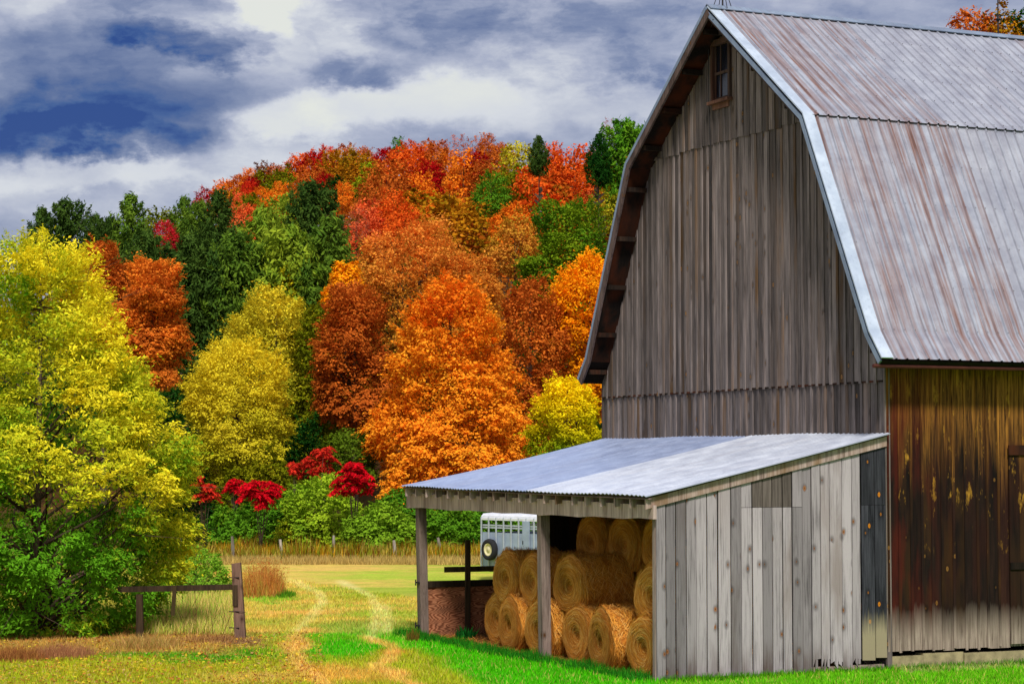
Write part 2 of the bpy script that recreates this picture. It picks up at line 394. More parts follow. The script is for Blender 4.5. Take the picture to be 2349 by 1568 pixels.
def crown(rng, prof, ncl, per, R, H, cr, la, lb, flat=.75, hue=None, inner=.25, droop=0., lumps=0.):
    """lobed crown: leaves lie on an envelope that bulges round two sizes of limb lobes"""
    ntot = ncl * per; n = int(ntot * .42)
    hs = np.array([p[0] for p in prof]); rr = np.array([p[1] for p in prof])
    hh = np.linspace(0, 1, 200); w = np.interp(hh, hs, rr) + .08; cdf = np.cumsum(w); cdf /= cdf[-1]
    ph = rng.rand(8) * 6.28
    def env(h, th): return np.interp(h, hs, rr) * (1 + lumps * (np.sin(th * 2 + h * 6 + ph[0]) * .5 + np.sin(th * 3 - h * 11 + ph[1]) * .4 + np.sin(th * 5 + h * 17 + ph[2]) * .25))
    def samp(m, f0):
        h = np.interp(rng.rand(m), cdf, hh); th = rng.rand(m) * 2 * PI; f = env(h, th) * f0
        return np.stack([f * R * np.cos(th), f * R * np.sin(th), h * H + lumps * H * .06 * np.sin(th * 3 + ph[3])], -1), h, th
    A = 2 * PI * R * H * .6; M1 = max(18, int(A / (cr * cr * 2.6))); r2 = cr * .42; M2 = int(A / (r2 * r2 * 2.2))
    C1, h1, _ = samp(M1, .80 + .12 * rng.rand(M1)); s1 = cr * (.6 + .8 * rng.rand(M1))
    C2, h2, _ = samp(M2, .86 + .12 * rng.rand(M2)); 
    C1[:, 2] = C1[:, 2] * .97; P, h, th = samp(n, .82)
    fz = np.array([1, 1, 1 / flat])
    k, d1 = near(P * fz, C1 * fz); k2, d2 = near(P * fz, C2 * fz)
    out_ = unit(np.stack([np.cos(th), np.sin(th), .35 + 1.6 * np.clip(h - .6, 0, 1)], -1))
    b1 = np.sqrt(np.clip(1 - (d1 / (1.5 * s1[k])) ** 2, 0, 1)); b2 = np.sqrt(np.clip(1 - (d2 / (1.5 * r2)) ** 2, 0, 1))
    depth = rng.rand(n) ** 2.2
    disp = b1 * s1[k] * .92 + b2 * r2 * .9 - .09 * R
    pos = P + out_ * (disp - depth * (cr * .9 + .1 * R))[:, None] + rng.randn(n, 3) * (la * 1.1)
    sp = rng.rand(n) < .035; pos[sp] += out_[sp] * (rng.rand(sp.sum()) * r2 * .8)[:, None]
    nrm = unit(pos - C1[k] * np.array([.92, .92, 1.]) + np.array([0, 0, -.15 * cr])) * .7 + unit(pos - C2[k2]) * .55 + np.array([0, 0, .3]) + rng.randn(n, 3) * .42
    keep = (rng.rand(n) > np.clip((d1 / (1.25 * s1[k]) - .8) * 3.0, 0, .95) * (.45 + inner)) & (pos[:, 2] > -.02 * H)
    pos, nrm, k, k2, h = pos[keep], nrm[keep], k[keep], k2[keep], h[keep]; n = len(pos)
    # leafy sprays reaching out of the envelope
    ps = 26; m3 = int((ntot - ntot * .42) / ps); bi_ = rng.randint(0, len(pos), m3); rs_ = cr * .34 * (.5 + rng.rand(m3) ** 1.5 * 1.1)
    o3 = unit(pos[bi_] - np.array([0, 0, H * .45]) * 1. + rng.randn(m3, 3) * .15 * R); o3[:, 2] = o3[:, 2] * .6 + .05; o3 = unit(o3)
    sd3 = unit(np.cross(o3, np.array([0, 0, 1.]))); up3 = np.cross(sd3, o3)
    kk = np.repeat(np.arange(m3), ps); g3 = rng.randn(len(kk), 3) * .5
    p3 = pos[bi_][kk] + o3[kk] * ((g3[:, 0] * 1.1 + .55) * rs_[kk])[:, None] + sd3[kk] * (g3[:, 1] * rs_[kk])[:, None] + up3[kk] * ((g3[:, 2] * .42 - .25 * g3[:, 0] ** 2) * rs_[kk])[:, None]
    n3 = up3[kk] * .9 + o3[kk] * .45 + np.array([0, 0, .25]) + rng.randn(len(kk), 3) * .4
    pos = np.concatenate([pos, p3]); nrm = np.concatenate([nrm, n3]); k = np.concatenate([k, k[bi_][kk]]); k2 = np.concatenate([k2, k2[bi_][kk]])
    sj = np.concatenate([rng.rand(n), (rng.rand(m3))[kk]]); ok = pos[:, 2] > -.03 * H
    pos, nrm, k, k2, sj = pos[ok], nrm[ok], k[ok], k2[ok], sj[ok]; n = len(pos)
    hf = np.clip(pos[:, 2] / H, 0, 1); ch = rng.rand(M1)[k]; ch2 = rng.rand(M2)[k2] * .5 + sj * .5
    q = pos / R
    ln_ = (np.sin(q[:, 0] * 4.1 + q[:, 2] * 2.3 + ph[4]) + np.sin(q[:, 1] * 3.7 - q[:, 2] * 3.9 + ph[5]) + np.sin(q[:, 2] * 5.5 + q[:, 0] * 3. + ph[6])) / 6 + .5
    ck = ch * .35 + ch2 * .25 + ln_ * .4
    hm = ck * .8 + rng.rand(n) * .2 if hue is None else np.clip(hue(hf, ck, rng.rand(n), pos), 0, 1)
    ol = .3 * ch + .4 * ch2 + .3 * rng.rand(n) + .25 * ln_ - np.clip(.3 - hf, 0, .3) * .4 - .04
    at_ = np.stack([hm, sj * .35 + rng.rand(n) * .65, ol], -1)
    s = .65 + .7 * rng.rand(n)
    al = None
    if droop > 0: al = rng.randn(n, 3) * (1 - droop) + np.array([0, 0, -1.]) * droop
    tips = C1 * np.array([.9, .9, 1.])
    return leafset(pos, nrm, la * s, lb * s, at_, rng, al), tips
def conifer(rng, levels, R, H, la, lb, dens=1., prof=None, flat=.3, gap=.0):
    Vs = []; k0 = 0; out_ = []; cc = []
    for i in range(levels):
        h = .06 + .94 * (i + rng.rand() * .5) / levels
        r = (np.interp(h, [p[0] for p in prof], [p[1] for p in prof]) if prof else (1 - h) ** .75) * R
        nb = max(3, int(6 + rng.randint(3) - h * 3)); th0 = rng.rand() * 6
        for j in range(nb):
            if rng.rand() < gap: continue
            th = th0 + 2 * PI * j / nb + rng.randn() * .25; L = r * (.6 + .5 * rng.rand()) + .02 * R
            m = int(60 * dens * (.3 + L / R)); s = rng.rand(m) ** .7
            wid = .22 * R * (1 - .5 * s) * .8
            base = np.stack([np.cos(th) * L * s, np.sin(th) * L * s, h * H + L * (.25 * s * s - .05)], -1)
            side = np.array([-np.sin(th), np.cos(th), 0])
            p = base + side * (rng.randn(m) * wid * .6)[:, None]; p[:, 2] += rng.randn(m) * wid * flat
            al = np.array([np.cos(th), np.sin(th), .5]) + rng.randn(m, 3) * .5
            nr = np.array([0, 0, 1.]) + np.array([np.cos(th), np.sin(th), 0]) * .5 + rng.randn(m, 3) * .45
            b = rng.rand()
            at_ = np.stack([np.full(m, b) * .6 + rng.rand(m) * .4, rng.rand(m) * .6 + b * .2 + .15 * s, np.full(m, 1.)], -1)
            out_.append(leafset(p, nr, la * (.7 + .6 * rng.rand(m)), lb, at_, rng, al))
    V, Fc, A = join3(out_); return (V, Fc, A), None
def trunkmesh(name, H, r0, crown0, tips, R, nl=12, lean=(0, 0), rng=None, twigs=0):
    mb = MB(); lx, ly = lean
    P = [(lx * (k / 6) ** 2 + (rng.rand() - .5) * r0 * .5, ly * (k / 6) ** 2 + (rng.rand() - .5) * r0 * .5, -.3 * (k == 0) + H * .92 * k / 6) for k in range(7)]
    mb.tube(P, [r0 * (1.25 if k == 0 else 1 - .85 * k / 6) for k in range(7)], 8)
    if tips is not None and len(tips):
        sel = rng.permutation(len(tips))[:nl]
        for i in sel:
            e = Vector(tips[i]); zb = max(crown0 * .85, min(e.z - math.hypot(e.x, e.y) * .7, H * .85)); f = zb / (H * .92) * 6; k = min(int(f), 5)
            b = Vector(P[k]).lerp(Vector(P[k + 1]), f - k)
            mid = b.lerp(e, .5) + Vector((0, 0, -.05 * R)) + Vector(rng.randn(3)) * R * .04
            rr = r0 * .38 * (1 - zb / H * .6)
            mb.tube([b, b.lerp(mid, .6), mid, e], [rr, rr * .8, rr * .6, rr * .15], 5, cap=False)
            for q in range(twigs):
                s = mid.lerp(e, rng.rand() * .8); e2 = s + Vector((e - b).normalized()) * R * .2 + Vector(rng.randn(3)) * R * .13
                mb.tube([s, e2], [rr * .3, rr * .06], 4, cap=False)
    return mb.mesh(name, mbark, True)
ROUND = [(0, .35), (.1, .75), (.3, 1), (.5, .98), (.7, .8), (.88, .5), (1, .12)]
PYR = [(0, .6), (.12, .95), (.3, 1), (.5, .82), (.7, .56), (.88, .26), (1, .04)]
OVAL = [(0, .3), (.15, .7), (.4, 1), (.65, .9), (.85, .55), (1, .1)]
BUSH = [(0, .8), (.2, 1), (.5, .92), (.75, .65), (1, .15)]

# shared hillside meshes: crown radius 1, height 2 (z 0..2)
def share():
    lib = {}
    for i in range(5):
        rg = np.random.RandomState(100 + i)
        pf = [ROUND, OVAL, PYR, ROUND, OVAL][i]
        (V, Fc, A), cc = crown(rg, pf, 100, 95, .86, 1.85, .30, .040, .028, .8, None, .15, 0, .16)
        tm = trunkmesh('hill_trunk', 1., .05, .3, np.stack([cc[:, 0], cc[:, 1], .35 + cc[:, 2] * .33], -1), 1, 14, (0, 0), rg)
        lib.setdefault('dec', []).append((mesh_np('leafy_crown', V, Fc, A, mleaf), tm))
    for i in range(2):
        rg = np.random.RandomState(150 + i)
        (V, Fc, A), cc = crown(rg, ROUND, 90, 22, .86, 1.85, .3, .036, .025, .8, None, .5, 0, .2)
        tm = trunkmesh('thin_trunk', 1., .035, .3, np.stack([cc[:, 0], cc[:, 1], .35 + cc[:, 2] * .33], -1), 1, 60, (0, 0), rg, 3)
        lib.setdefault('sparse', []).append((mesh_np('thin_crown', V, Fc, A, mleaf), tm))
    for i in range(3):
        rg = np.random.RandomState(200 + i)
        pf = [[(0, .8), (.3, 1), (.6, .95), (.82, .74), (.94, .45), (1, .16)], [(0, .85), (.35, 1), (.65, .85), (.88, .5), (1, .12)], [(0, .7), (.4, 1), (.7, .98), (.88, .74), (.96, .45), (1, .2)]][i]
        (V, Fc, A), _ = conifer(rg, 13, 1.02, 2., .08, .024, 2.2, pf, .45, .12)
        (V2, F2, A2), cc = crown(rg, pf, 70, 80, .80, 1.85, .26, .05, .02, .7, None, .1, 0, .15)
        V, Fc, A = join3([(V, Fc, A), (V2, F2, A2)])
        mb = MB(); mb.tube([(0, 0, -.02), (0, 0, .5), (0, 0, .98)], [.07, .05, .01], 7)
        for k in range(30):
            z = .3 + .65 * rg.rand(); th = rg.rand() * 6.28; l = (1.05 - z) * .9
            mb.tube([(0, 0, z), (math.cos(th) * l, math.sin(th) * l, z + .02)], [.012, .004], 4, cap=False)
        lib.setdefault('pine', []).append((mesh_np('needle_crown', V, Fc, A, mleaf), mb.mesh('pine_trunk', mbark, True)))
    return lib
LIB = share()
mb = MB(); rg = np.random.RandomState(77)
def twig(p, d, l, r, n):
    e = p + d * l; mb.tube([p, p.lerp(e, .5) + Vector(rg.randn(3)) * l * .05, e], [r, r * .8, r * .5], 4, cap=False)
    if n == 0: return
    for k in range(4 if n > 1 else 3): twig(p.lerp(e, .35 + .65 * rg.rand()), (d + Vector(rg.randn(3)) * .42 + Vector((0, 0, .12))).normalized(), l * .62, r * .55, n - 1)
twig(Vector((0, 0, 0)), Vector((0, 0, 1)), .42, .022, 5)
BARE = mb.mesh('bare_branches', plain('grey_twig', C(118, 104, 98)), False)

PAL = dict(crim=(C(214, 18, 30), C(150, 16, 22)), scar=(C(236, 78, 34), C(206, 34, 28)), redo=(C(244, 122, 40), C(218, 84, 26)), oran=(C(252, 162, 46), C(232, 116, 26)),
           rust=(C(222, 124, 42), C(180, 88, 32)), brow=(C(160, 84, 32), C(110, 66, 22)), yell=(C(252, 226, 56), C(192, 184, 38)), yora=(C(255, 172, 24), C(214, 130, 14)),
           oliv=(C(150, 146, 22), C(88, 104, 16)), orol=(C(222, 134, 26), C(112, 112, 18)), ygre=(C(190, 196, 34), C(106, 142, 22)), gree=(C(112, 160, 36), C(62, 118, 26)),
           dgre=(C(40, 84, 24), C(22, 58, 18)), pine=(C(118, 146, 44), C(66, 98, 32)), lpin=(C(166, 182, 50), C(98, 130, 36)), dpin=(C(82, 108, 42), C(46, 72, 28)),
           salm=(C(250, 132, 78), C(226, 88, 34)), pink=(C(206, 122, 92), C(180, 84, 44)), mage=(C(208, 24, 66), C(200, 50, 40)), saol=(C(246, 150, 62), C(160, 142, 30)),
           brgr=(C(190, 212, 50), C(118, 160, 36)), gold=(C(226, 204, 50), C(140, 154, 34)), redg=(C(230, 44, 24), C(120, 100, 20)))
def solve_Y(px, py, h):
    s = (HY - py) / F * 1.003; u = (px - CX) / F
    Yv = np.arange(135, 371, 2.); ln = CAMH + s * Yv; gr = Hgt(u * Yv, Yv)
    if ln[0] < gr[0] + h: return 135., ln[0] - gr[0]
    k = np.where(ln < gr + h)[0]
    i = k[0] if len(k) else len(Yv) - 1
    return Yv[i], min(ln[i] - gr[i], h * 1.6)
cnt = 0
def hill_tree(name, kind, px, py, w, pal, label, Yd=None, cat='tree', h=None, tall=1.35, grp='trees on the wooded hillside'):
    global cnt; cnt += 1
    h = h or (19. if kind == 'pine' else 12.5)
    if Yd is None: Yd, h = solve_Y(px, py, h)
    u = (px - CX) / F; x = u * Yd; gzz = float(Hgt(x, Yd))
    top = at(px, py, Yd)[2]; h = top - gzz
    W = w / F * Yd * (1.62 if kind == 'dec' else 1.35)
    ch = min(max(W * tall, 3.), h * (.92 if kind != 'bare' else 1))
    root = empty(name, (x, Yd, gzz), random.random() * 6.28); tag(root, label, cat, grp)
    if kind == 'bare':
        b = link('trunk', BARE, root); b.scale = (W / 1.3, W / 1.3, h); return root
    me, tm = LIB[kind][cnt % len(LIB[kind])]
    c = link('crown', me, root, (0, 0, h - ch)); c.scale = (W / 2, W / 2, ch / 2)
    c.color = PAL[pal][0] + (1,); c['tint'] = PAL[pal][1]
    tk = link('trunk', tm, root); tk.scale = (W / 2, W / 2, h)
    return root

M, S_, P_ = 'maple_tree', 'thin_leaved_tree', 'pine_tree'
HT = """
M dec 470 434 40 crim|crimson maple at the far left end of the hill skyline
M dec 510 426 32 scar|small scarlet maple on skyline just right of the leftmost crimson one
M dec 517 405 42 oran|orange maple where the skyline first steps upward on the left
M dec 546 394 42 rust|rust orange maple on the left skyline, second of the upward step
M dec 570 387 38 oran|bright rust maple on left skyline above a small crimson crown
M dec 573 407 28 crim|small crimson maple tucked below the left skyline
M dec 597 374 42 brow|brown orange oak like crown on skyline above the left olive trees
M dec 624 373 42 rust|rust maple on skyline above the pair of olive trees
M dec 658 374 54 rust|broad dull rust maple on skyline left of the climbing red trees
M dec 604 393 64 oliv|left one of two olive green trees under the left skyline
M dec 645 388 58 oliv|right one of two olive green trees under the left skyline
M dec 568 418 34 scar|scarlet orange crown beside the left olive tree
M dec 526 429 60 orol|rusty olive tree just behind the rounded dark pine
M dec 716 339 60 crim|brightest crimson maple on the skyline, where the hill shoulder begins
M dec 746 337 42 scar|red maple on the skyline just right of the brightest crimson one
M dec 696 352 60 redo|red orange maple on the climbing skyline left of the crimson one
M dec 790 334 54 rust|rust maple on the skyline above the yellow green tree
M dec 832 329 60 rust|wide rust maple on skyline left of bare twigs
M dec 877 333 48 crim|dark crimson maple below the skyline left of the small green top
M dec 768 346 68 orol|mixed rust and olive tree under the shoulder skyline
M dec 818 350 72 orol|mixed olive and orange tree directly above the yellow green one
M dec 846 376 56 ygre|bright yellow green tree standing out in the middle of red slope
M dec 748 392 38 crim|isolated crimson crown left of the dark olive tree mid slope
M dec 772 400 48 dgre|dark olive green tree left of the bright yellow green one
M dec 784 420 38 oran|small orange crown below the bright yellow green tree
M dec 706 380 64 rust|dull rust thicket tree above the tallest rounded pine
M dec 640 419 44 oran|right of two orange crowns above the pines
M dec 606 425 42 oran|left of two orange crowns above the pines
M dec 575 440 52 oliv|olive tree between the rounded dark pine and orange crowns
M dec 546 443 38 salm|salmon red tree right beside the rounded dark pine
M dec 566 470 54 salm|dull salmon tree just above the light green pines
M dec 838 463 80 salm|salmon pink domed maple with crimson heart above the yellow top
M sparse 815 480 50 pink|thin pinkish bare looking tree left of the salmon domed maple
M dec 928 333 74 redo|vivid red orange maple under skyline left of centre
M dec 890 372 94 rust|large deep rust maple right of the bright yellow green tree
M dec 862 420 70 rust|rust maple below the large deep rust one
M dec 900 440 80 redo|burnt orange maple above the largest pink orange tree
M dec 952 318 62 redo|red orange maple on the central skyline
M dec 987 316 52 rust|brown red maple on the central skyline beside the red orange one
M sparse 1045 314 62 pink|thin pinkish brown tree breaking the central skyline
M sparse 1082 314 60 rust|thin rusty tree on skyline left of the little peaked one
M dec 1118 308 44 rust|little peaked rust maple, highest point of the central skyline
M dec 1148 320 54 rust|rust maple on skyline just right of the little peaked one
M dec 1020 330 64 rust|rust maple under the thin pinkish skyline tree
M dec 1190 331 78 gold|golden olive tree on the skyline left of the small dark pine
P pine 1236 313 40 dpin|small dark green pine standing on the central skyline
M dec 1266 330 60 redo|red orange maple on the skyline right of small dark pine
M dec 1318 322 104 redo|large open red orange maple with pale limbs beneath bare twigs
M dec 1360 372 60 redo|small red orange crown right of the large open maple
M bare 1300 300 60 rust|bare grey twiggy tree poking over the right skyline
M bare 846 318 40 rust|bare grey twiggy treetop on the skyline left of centre
M dec 910 317 36 gree|small green treetop peeking over the skyline
P pine 1434 279 100 gree|tall green tree on the skyline nearest the barn roof
M sparse 1400 274 34 pink|thin pink tipped tree beside the tall green skyline tree
P pine 1374 310 52 dgre|sparse dark green conifer left of the tall green skyline tree
M dec 1478 286 60 gree|green treetop partly hidden by the barn roof edge
M sparse 1390 366 62 rust|grey rust thin tree below the green skyline trees
M dec 1418 390 60 oran|orange crown touching the barn roof knee
M dec 1404 424 66 gold|yellow orange tree with green flank against the barn roof
M dec 984 371 48 crim|bright crimson crown alone in the centre of the slope
M dec 1094 349 38 crim|dark crimson crown just below the central skyline
M dec 1062 350 104 oran|big orange maple right of the lone crimson crown
M dec 1120 362 70 rust|brownish rust maple right of the big orange one
M dec 1030 425 168 orol|very broad orange and olive maple in the centre of the slope
M dec 1126 398 62 gree|deep green tree left of the vivid red orange one
M dec 1174 388 76 oliv|olive tree above the vivid red orange maple
M dec 1222 392 122 redo|vivid red orange maple standing out right of the deep green tree
M dec 1172 458 66 oran|orange crown at the lower left of the vivid red orange maple
M sparse 1368 424 70 salm|thin salmon pink thicket tree near the barn roof
M dec 926 472 66 redo|red orange crown just above the largest pink orange tree
M dec 1180 495 80 saol|salmon and olive crown left of the large olive green tree
M dec 965 400 70 oran|orange maple directly under the lone crimson crown
P pine 92 480 76 dpin|leftmost dark pine on the low skyline
P pine 152 462 96 dpin|tall dark pine with ragged top, second on the low left skyline
P pine 214 492 60 dpin|short dark pine between two taller ones at far left
P pine 296 452 104 pine|tall green pine with open spiky top on the low left skyline
P pine 246 500 50 dpin|small thin pine left of the open topped one
M dec 372 466 84 oliv|olive tree on the low skyline right of the open topped pine
P pine 420 456 76 pine|green pine on the low skyline above the magenta crown
M dec 376 508 42 mage|magenta red crown glowing between dark pines
P pine 455 462 64 pine|narrow pine left of the rounded dark one
P pine 500 441 92 dpin|rounded dark pine touching the crimson end of the skyline
P pine 714 422 108 dpin|tallest rounded dark green pine in the middle of the wood
M dec 648 434 104 lpin|light green tree beside the tallest rounded pine
P pine 600 486 150 lpin|broad light green pine left of centre
P pine 545 540 130 pine|mid green pine below the rounded dark pine
P pine 660 520 150 lpin|large light green pine beneath the tallest rounded pine
P pine 752 506 150 pine|dark spreading pine left of the salmon domed maple
P pine 480 580 130 dpin|dark pine right of the orange roadside maples
P pine 430 540 110 dpin|shadowy pine behind the rust maple
P pine 590 610 150 pine|green pine directly above the yellow trees
P pine 700 600 140 pine|green pine behind the yellow poplar
P pine 330 530 110 dpin|dark pine behind the two left orange maples
P pine 480 700 120 dpin|shaded lower pine between orange and yellow trees
M dec 2240 26 100 rust|rust crown rising behind the barn ridge
M dec 2295 28 100 orol|rust and olive crown behind the ridge at the second lightning rod
M dec 2345 30 110 dgre|dark green crown behind barn ridge at the right frame edge
"""
yov = {92: 215, 152: 200, 214: 195, 296: 190, 246: 190, 372: 240, 420: 230, 376: 205, 455: 220}
nk = {'M': 'maple_tree', 'P': 'pine_tree'}
for line in HT.strip().splitlines():
    a, lab = line.split('|'); k, kind, px, py, w, pal = a.split()
    px, py, w = float(px), float(py), float(w)
    name = {'dec': 'hillside_tree', 'sparse': 'thin_leaved_tree', 'bare': 'bare_tree', 'pine': 'pine_tree'}[kind]
    Yd = yov.get(int(px)) if px < 460 and py < 515 else (250. if px > 2200 else None)
    hill_tree(name, kind, px, py, w, pal, lab, Yd, 'pine tree' if kind == 'pine' else 'tree', None, 1.7 if kind == 'pine' else 1.08)

# woodland filling the slope between the individual trees
rg = np.random.RandomState(5)
parts = []
ncl = 5200
yy = 126 + 254 * rg.rand(ncl) ** .9; xx = (rg.rand(ncl) * .95 - .45) * yy
kp = ~((np.abs(xx / yy + .05) < .16) & (yy < 140)); xx, yy = xx[kp], yy[kp]; ncl = len(xx)
hh = Hgt(xx, yy)
cc = np.stack([xx, yy, hh + 2 + rg.rand(ncl) * 4.5], -1)
k = np.repeat(np.arange(ncl), 45); d = unit(rg.randn(len(k), 3)); d[:, 2] = np.abs(d[:, 2])
pos = cc[k] + d * np.array([3.2, 3.2, 3.0]) * ((.5 + .8 * rg.rand(ncl)) [k])[:, None] * (rg.rand(len(k), 1) ** .4)
hn = fbm(cc[:, 0], cc[:, 1], .03); reg = np.clip((cc[:, 0] / cc[:, 1] + .09) * 12 + (cc[:, 1] - 210) / 60 + (hn - .5) * 3, 0, 1)
at_ = np.stack([np.clip(reg[k] + rg.randn(len(k)) * .12, 0, 1), rg.rand(len(k)), .1 + 1.2 * rg.rand(ncl)[k]], -1)
V, Fc, A = leafset(pos, d + rg.randn(len(k), 3) * .5 + np.array([0, -.2, .3]), .34, .24, at_, rg)
wd = link('distant_woodland', mesh_np('distant_woodland', V, Fc, A, mleaf)); wd.color = C(48, 84, 24) + (1,); wd['tint'] = C(178, 84, 22)
tag(wd, 'mixed green and rust understorey filling the hillside between the trees', 'woodland', None, 'stuff')

# ---------------------------------------------- individual middle distance trees
def big(name, label, cx, ytop, ybot, w, D, prof, pal, n, la, lb, cr, seed, hue=None, flat=.72, kind='dec', droop=0., lumps=.12, cat='tree', grp=None, r0=.22, per=70, twigs=1, base=None, nl=22, inner=.22):
    rg = np.random.RandomState(seed)
    zt = at(cx, ytop, D)[2]; zb = max(at(cx, ybot, D)[2], .1); x = (cx - CX) / F * D; g0 = float(Hgt(x, D)); 
    R = w / 2 / F * D
    root = empty(name, (x, D, g0)); tag(root, label, cat, grp)
    H = zt - zb
    (V, Fc, A), cc = crown(rg, prof, n // per, per, R * .90, H * .95, cr, la, lb, flat, hue, inner, droop, lumps)
    c = link('crown', mesh_np(name + '_crown', V, Fc, A, mleaf), root, (0, 0, max(zb - g0, 0.05)))
    c.color = PAL[pal][0] + (1,); c['tint'] = PAL[pal][1]
    tips = cc + np.array([0, 0, max(zb - g0, 0.05)])
    link('trunk', trunkmesh(name + '_trunk', zt - g0, r0, zb - g0, tips, R, nl, (0, 0), rg, twigs), root)
    return root
GR = 'tall trees at the edge of the meadow'
top_red = lambda h, c, r, p: c * .5 + r * .25 + np.clip((h - .75 + (c - .5) * .35) * 2.0, 0, .35)
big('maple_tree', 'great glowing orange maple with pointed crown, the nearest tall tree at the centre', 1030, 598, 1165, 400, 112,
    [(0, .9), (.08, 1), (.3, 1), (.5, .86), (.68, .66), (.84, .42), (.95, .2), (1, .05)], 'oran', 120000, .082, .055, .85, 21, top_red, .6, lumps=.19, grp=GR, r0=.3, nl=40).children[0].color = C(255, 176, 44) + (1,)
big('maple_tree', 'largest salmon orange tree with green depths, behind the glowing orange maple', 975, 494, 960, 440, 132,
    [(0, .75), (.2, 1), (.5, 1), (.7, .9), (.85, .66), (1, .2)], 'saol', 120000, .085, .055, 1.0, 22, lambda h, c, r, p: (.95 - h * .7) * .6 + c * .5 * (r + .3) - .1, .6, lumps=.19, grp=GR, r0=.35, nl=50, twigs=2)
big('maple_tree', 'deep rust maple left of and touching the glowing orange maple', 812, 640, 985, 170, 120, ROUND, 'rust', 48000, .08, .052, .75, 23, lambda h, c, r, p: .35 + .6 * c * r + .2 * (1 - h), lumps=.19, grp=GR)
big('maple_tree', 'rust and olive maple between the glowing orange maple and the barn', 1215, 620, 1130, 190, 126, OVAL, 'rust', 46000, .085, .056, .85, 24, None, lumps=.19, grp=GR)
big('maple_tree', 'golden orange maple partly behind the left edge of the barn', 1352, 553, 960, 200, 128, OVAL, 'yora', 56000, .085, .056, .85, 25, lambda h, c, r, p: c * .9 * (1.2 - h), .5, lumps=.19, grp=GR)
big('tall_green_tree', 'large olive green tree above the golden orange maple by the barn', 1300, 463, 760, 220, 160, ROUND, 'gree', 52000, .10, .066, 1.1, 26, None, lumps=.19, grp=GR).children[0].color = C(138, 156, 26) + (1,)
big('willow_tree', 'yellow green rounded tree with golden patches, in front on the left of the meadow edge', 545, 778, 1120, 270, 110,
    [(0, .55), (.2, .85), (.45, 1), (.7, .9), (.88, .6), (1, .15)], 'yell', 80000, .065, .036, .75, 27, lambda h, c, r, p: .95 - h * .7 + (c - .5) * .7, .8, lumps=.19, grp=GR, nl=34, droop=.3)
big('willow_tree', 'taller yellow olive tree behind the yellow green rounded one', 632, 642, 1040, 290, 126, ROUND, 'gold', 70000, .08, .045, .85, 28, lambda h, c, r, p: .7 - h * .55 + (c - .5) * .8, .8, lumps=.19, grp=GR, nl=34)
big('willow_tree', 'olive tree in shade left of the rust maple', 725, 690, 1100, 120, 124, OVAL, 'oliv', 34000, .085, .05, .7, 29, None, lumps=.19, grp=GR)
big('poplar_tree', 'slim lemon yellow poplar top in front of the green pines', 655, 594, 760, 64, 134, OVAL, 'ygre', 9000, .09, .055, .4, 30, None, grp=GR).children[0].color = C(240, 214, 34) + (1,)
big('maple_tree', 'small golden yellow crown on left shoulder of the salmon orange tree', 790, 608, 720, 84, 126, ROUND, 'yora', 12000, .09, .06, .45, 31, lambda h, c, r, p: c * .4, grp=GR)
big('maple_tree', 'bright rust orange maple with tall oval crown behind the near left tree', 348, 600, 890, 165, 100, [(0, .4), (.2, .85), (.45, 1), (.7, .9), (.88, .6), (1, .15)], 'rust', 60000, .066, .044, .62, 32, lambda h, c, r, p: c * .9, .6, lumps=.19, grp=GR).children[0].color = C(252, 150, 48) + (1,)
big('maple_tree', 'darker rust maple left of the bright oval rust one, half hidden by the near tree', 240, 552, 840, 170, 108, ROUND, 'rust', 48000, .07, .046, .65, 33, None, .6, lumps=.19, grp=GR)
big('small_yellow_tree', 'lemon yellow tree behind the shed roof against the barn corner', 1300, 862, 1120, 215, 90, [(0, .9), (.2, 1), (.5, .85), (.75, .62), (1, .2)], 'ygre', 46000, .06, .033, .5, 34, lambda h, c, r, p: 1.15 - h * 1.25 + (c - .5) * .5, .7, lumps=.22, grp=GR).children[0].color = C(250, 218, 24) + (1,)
GB = 'bushes along the meadow edge'
def bush(label, cx, ytop, ybot, w, D, pal, n, seed, la=.07, lb=.045, cr=.42, prof=BUSH, name='bush', **kw):
    return big(name, label, cx, ytop, ybot, w, D, prof, pal, n, la, lb, cr, seed, None, .8, cat='bush', grp=GB, r0=.07, per=60, nl=16, **kw)
bush('dull green leafy bush under the rust maple above the sumacs', 790, 978, 1130, 170, 112, 'oliv', 16000, 41).children[0].color = C(98, 128, 34) + (1,)
bush('bright yellow green bush in the middle of the meadow edge', 738, 1085, 1265, 230, 96, 'brgr', 26000, 42)
bush('round green bush with a bare stem, left of the shed post', 878, 1155, 1265, 200, 93, 'brgr', 20000, 43).children[0].color = C(140, 176, 44) + (1,)
bush('dark green bush left of the bright yellow green one', 640, 1135, 1262, 160, 98, 'gree', 14000, 44)
bush('green bush beneath the small yellow green tree, behind the left sumac', 555, 1150, 1262, 190, 99, 'gree', 16000, 45)
bush('olive green bush filling below the yellow green rounded tree', 600, 1010, 1220, 260, 108, 'oliv', 22000, 46)
bush('green bush seen through the open shed left of the trailer', 1035, 1160, 1255, 150, 100, 'gree', 16000, 47)
bush('green bush with gold leaves behind the trailer', 1130, 1150, 1262, 170, 102, 'gree', 14000, 48)
bush('dark green bush in front of the glowing orange maple', 930, 1120, 1240, 150, 104, 'gree', 14000, 49)
bush('dark green bush behind the near tree at the left of meadow edge', 440, 1080, 1262, 180, 108, 'dgre', 14000, 50)
bush('low olive bush with yellow leaves by the third wire fence post', 690, 1195, 1262, 150, 96, 'ygre', 9000, 51).children[0].color = C(170, 150, 30) + (1,)
bush('dark tall bush between the pines and the yellow green rounded tree', 700, 960, 1160, 140, 116, 'dgre', 16000, 52)
bush('dark bush low behind the bright oval rust maple', 400, 880, 1150, 160, 116, 'dgre', 16000, 53)
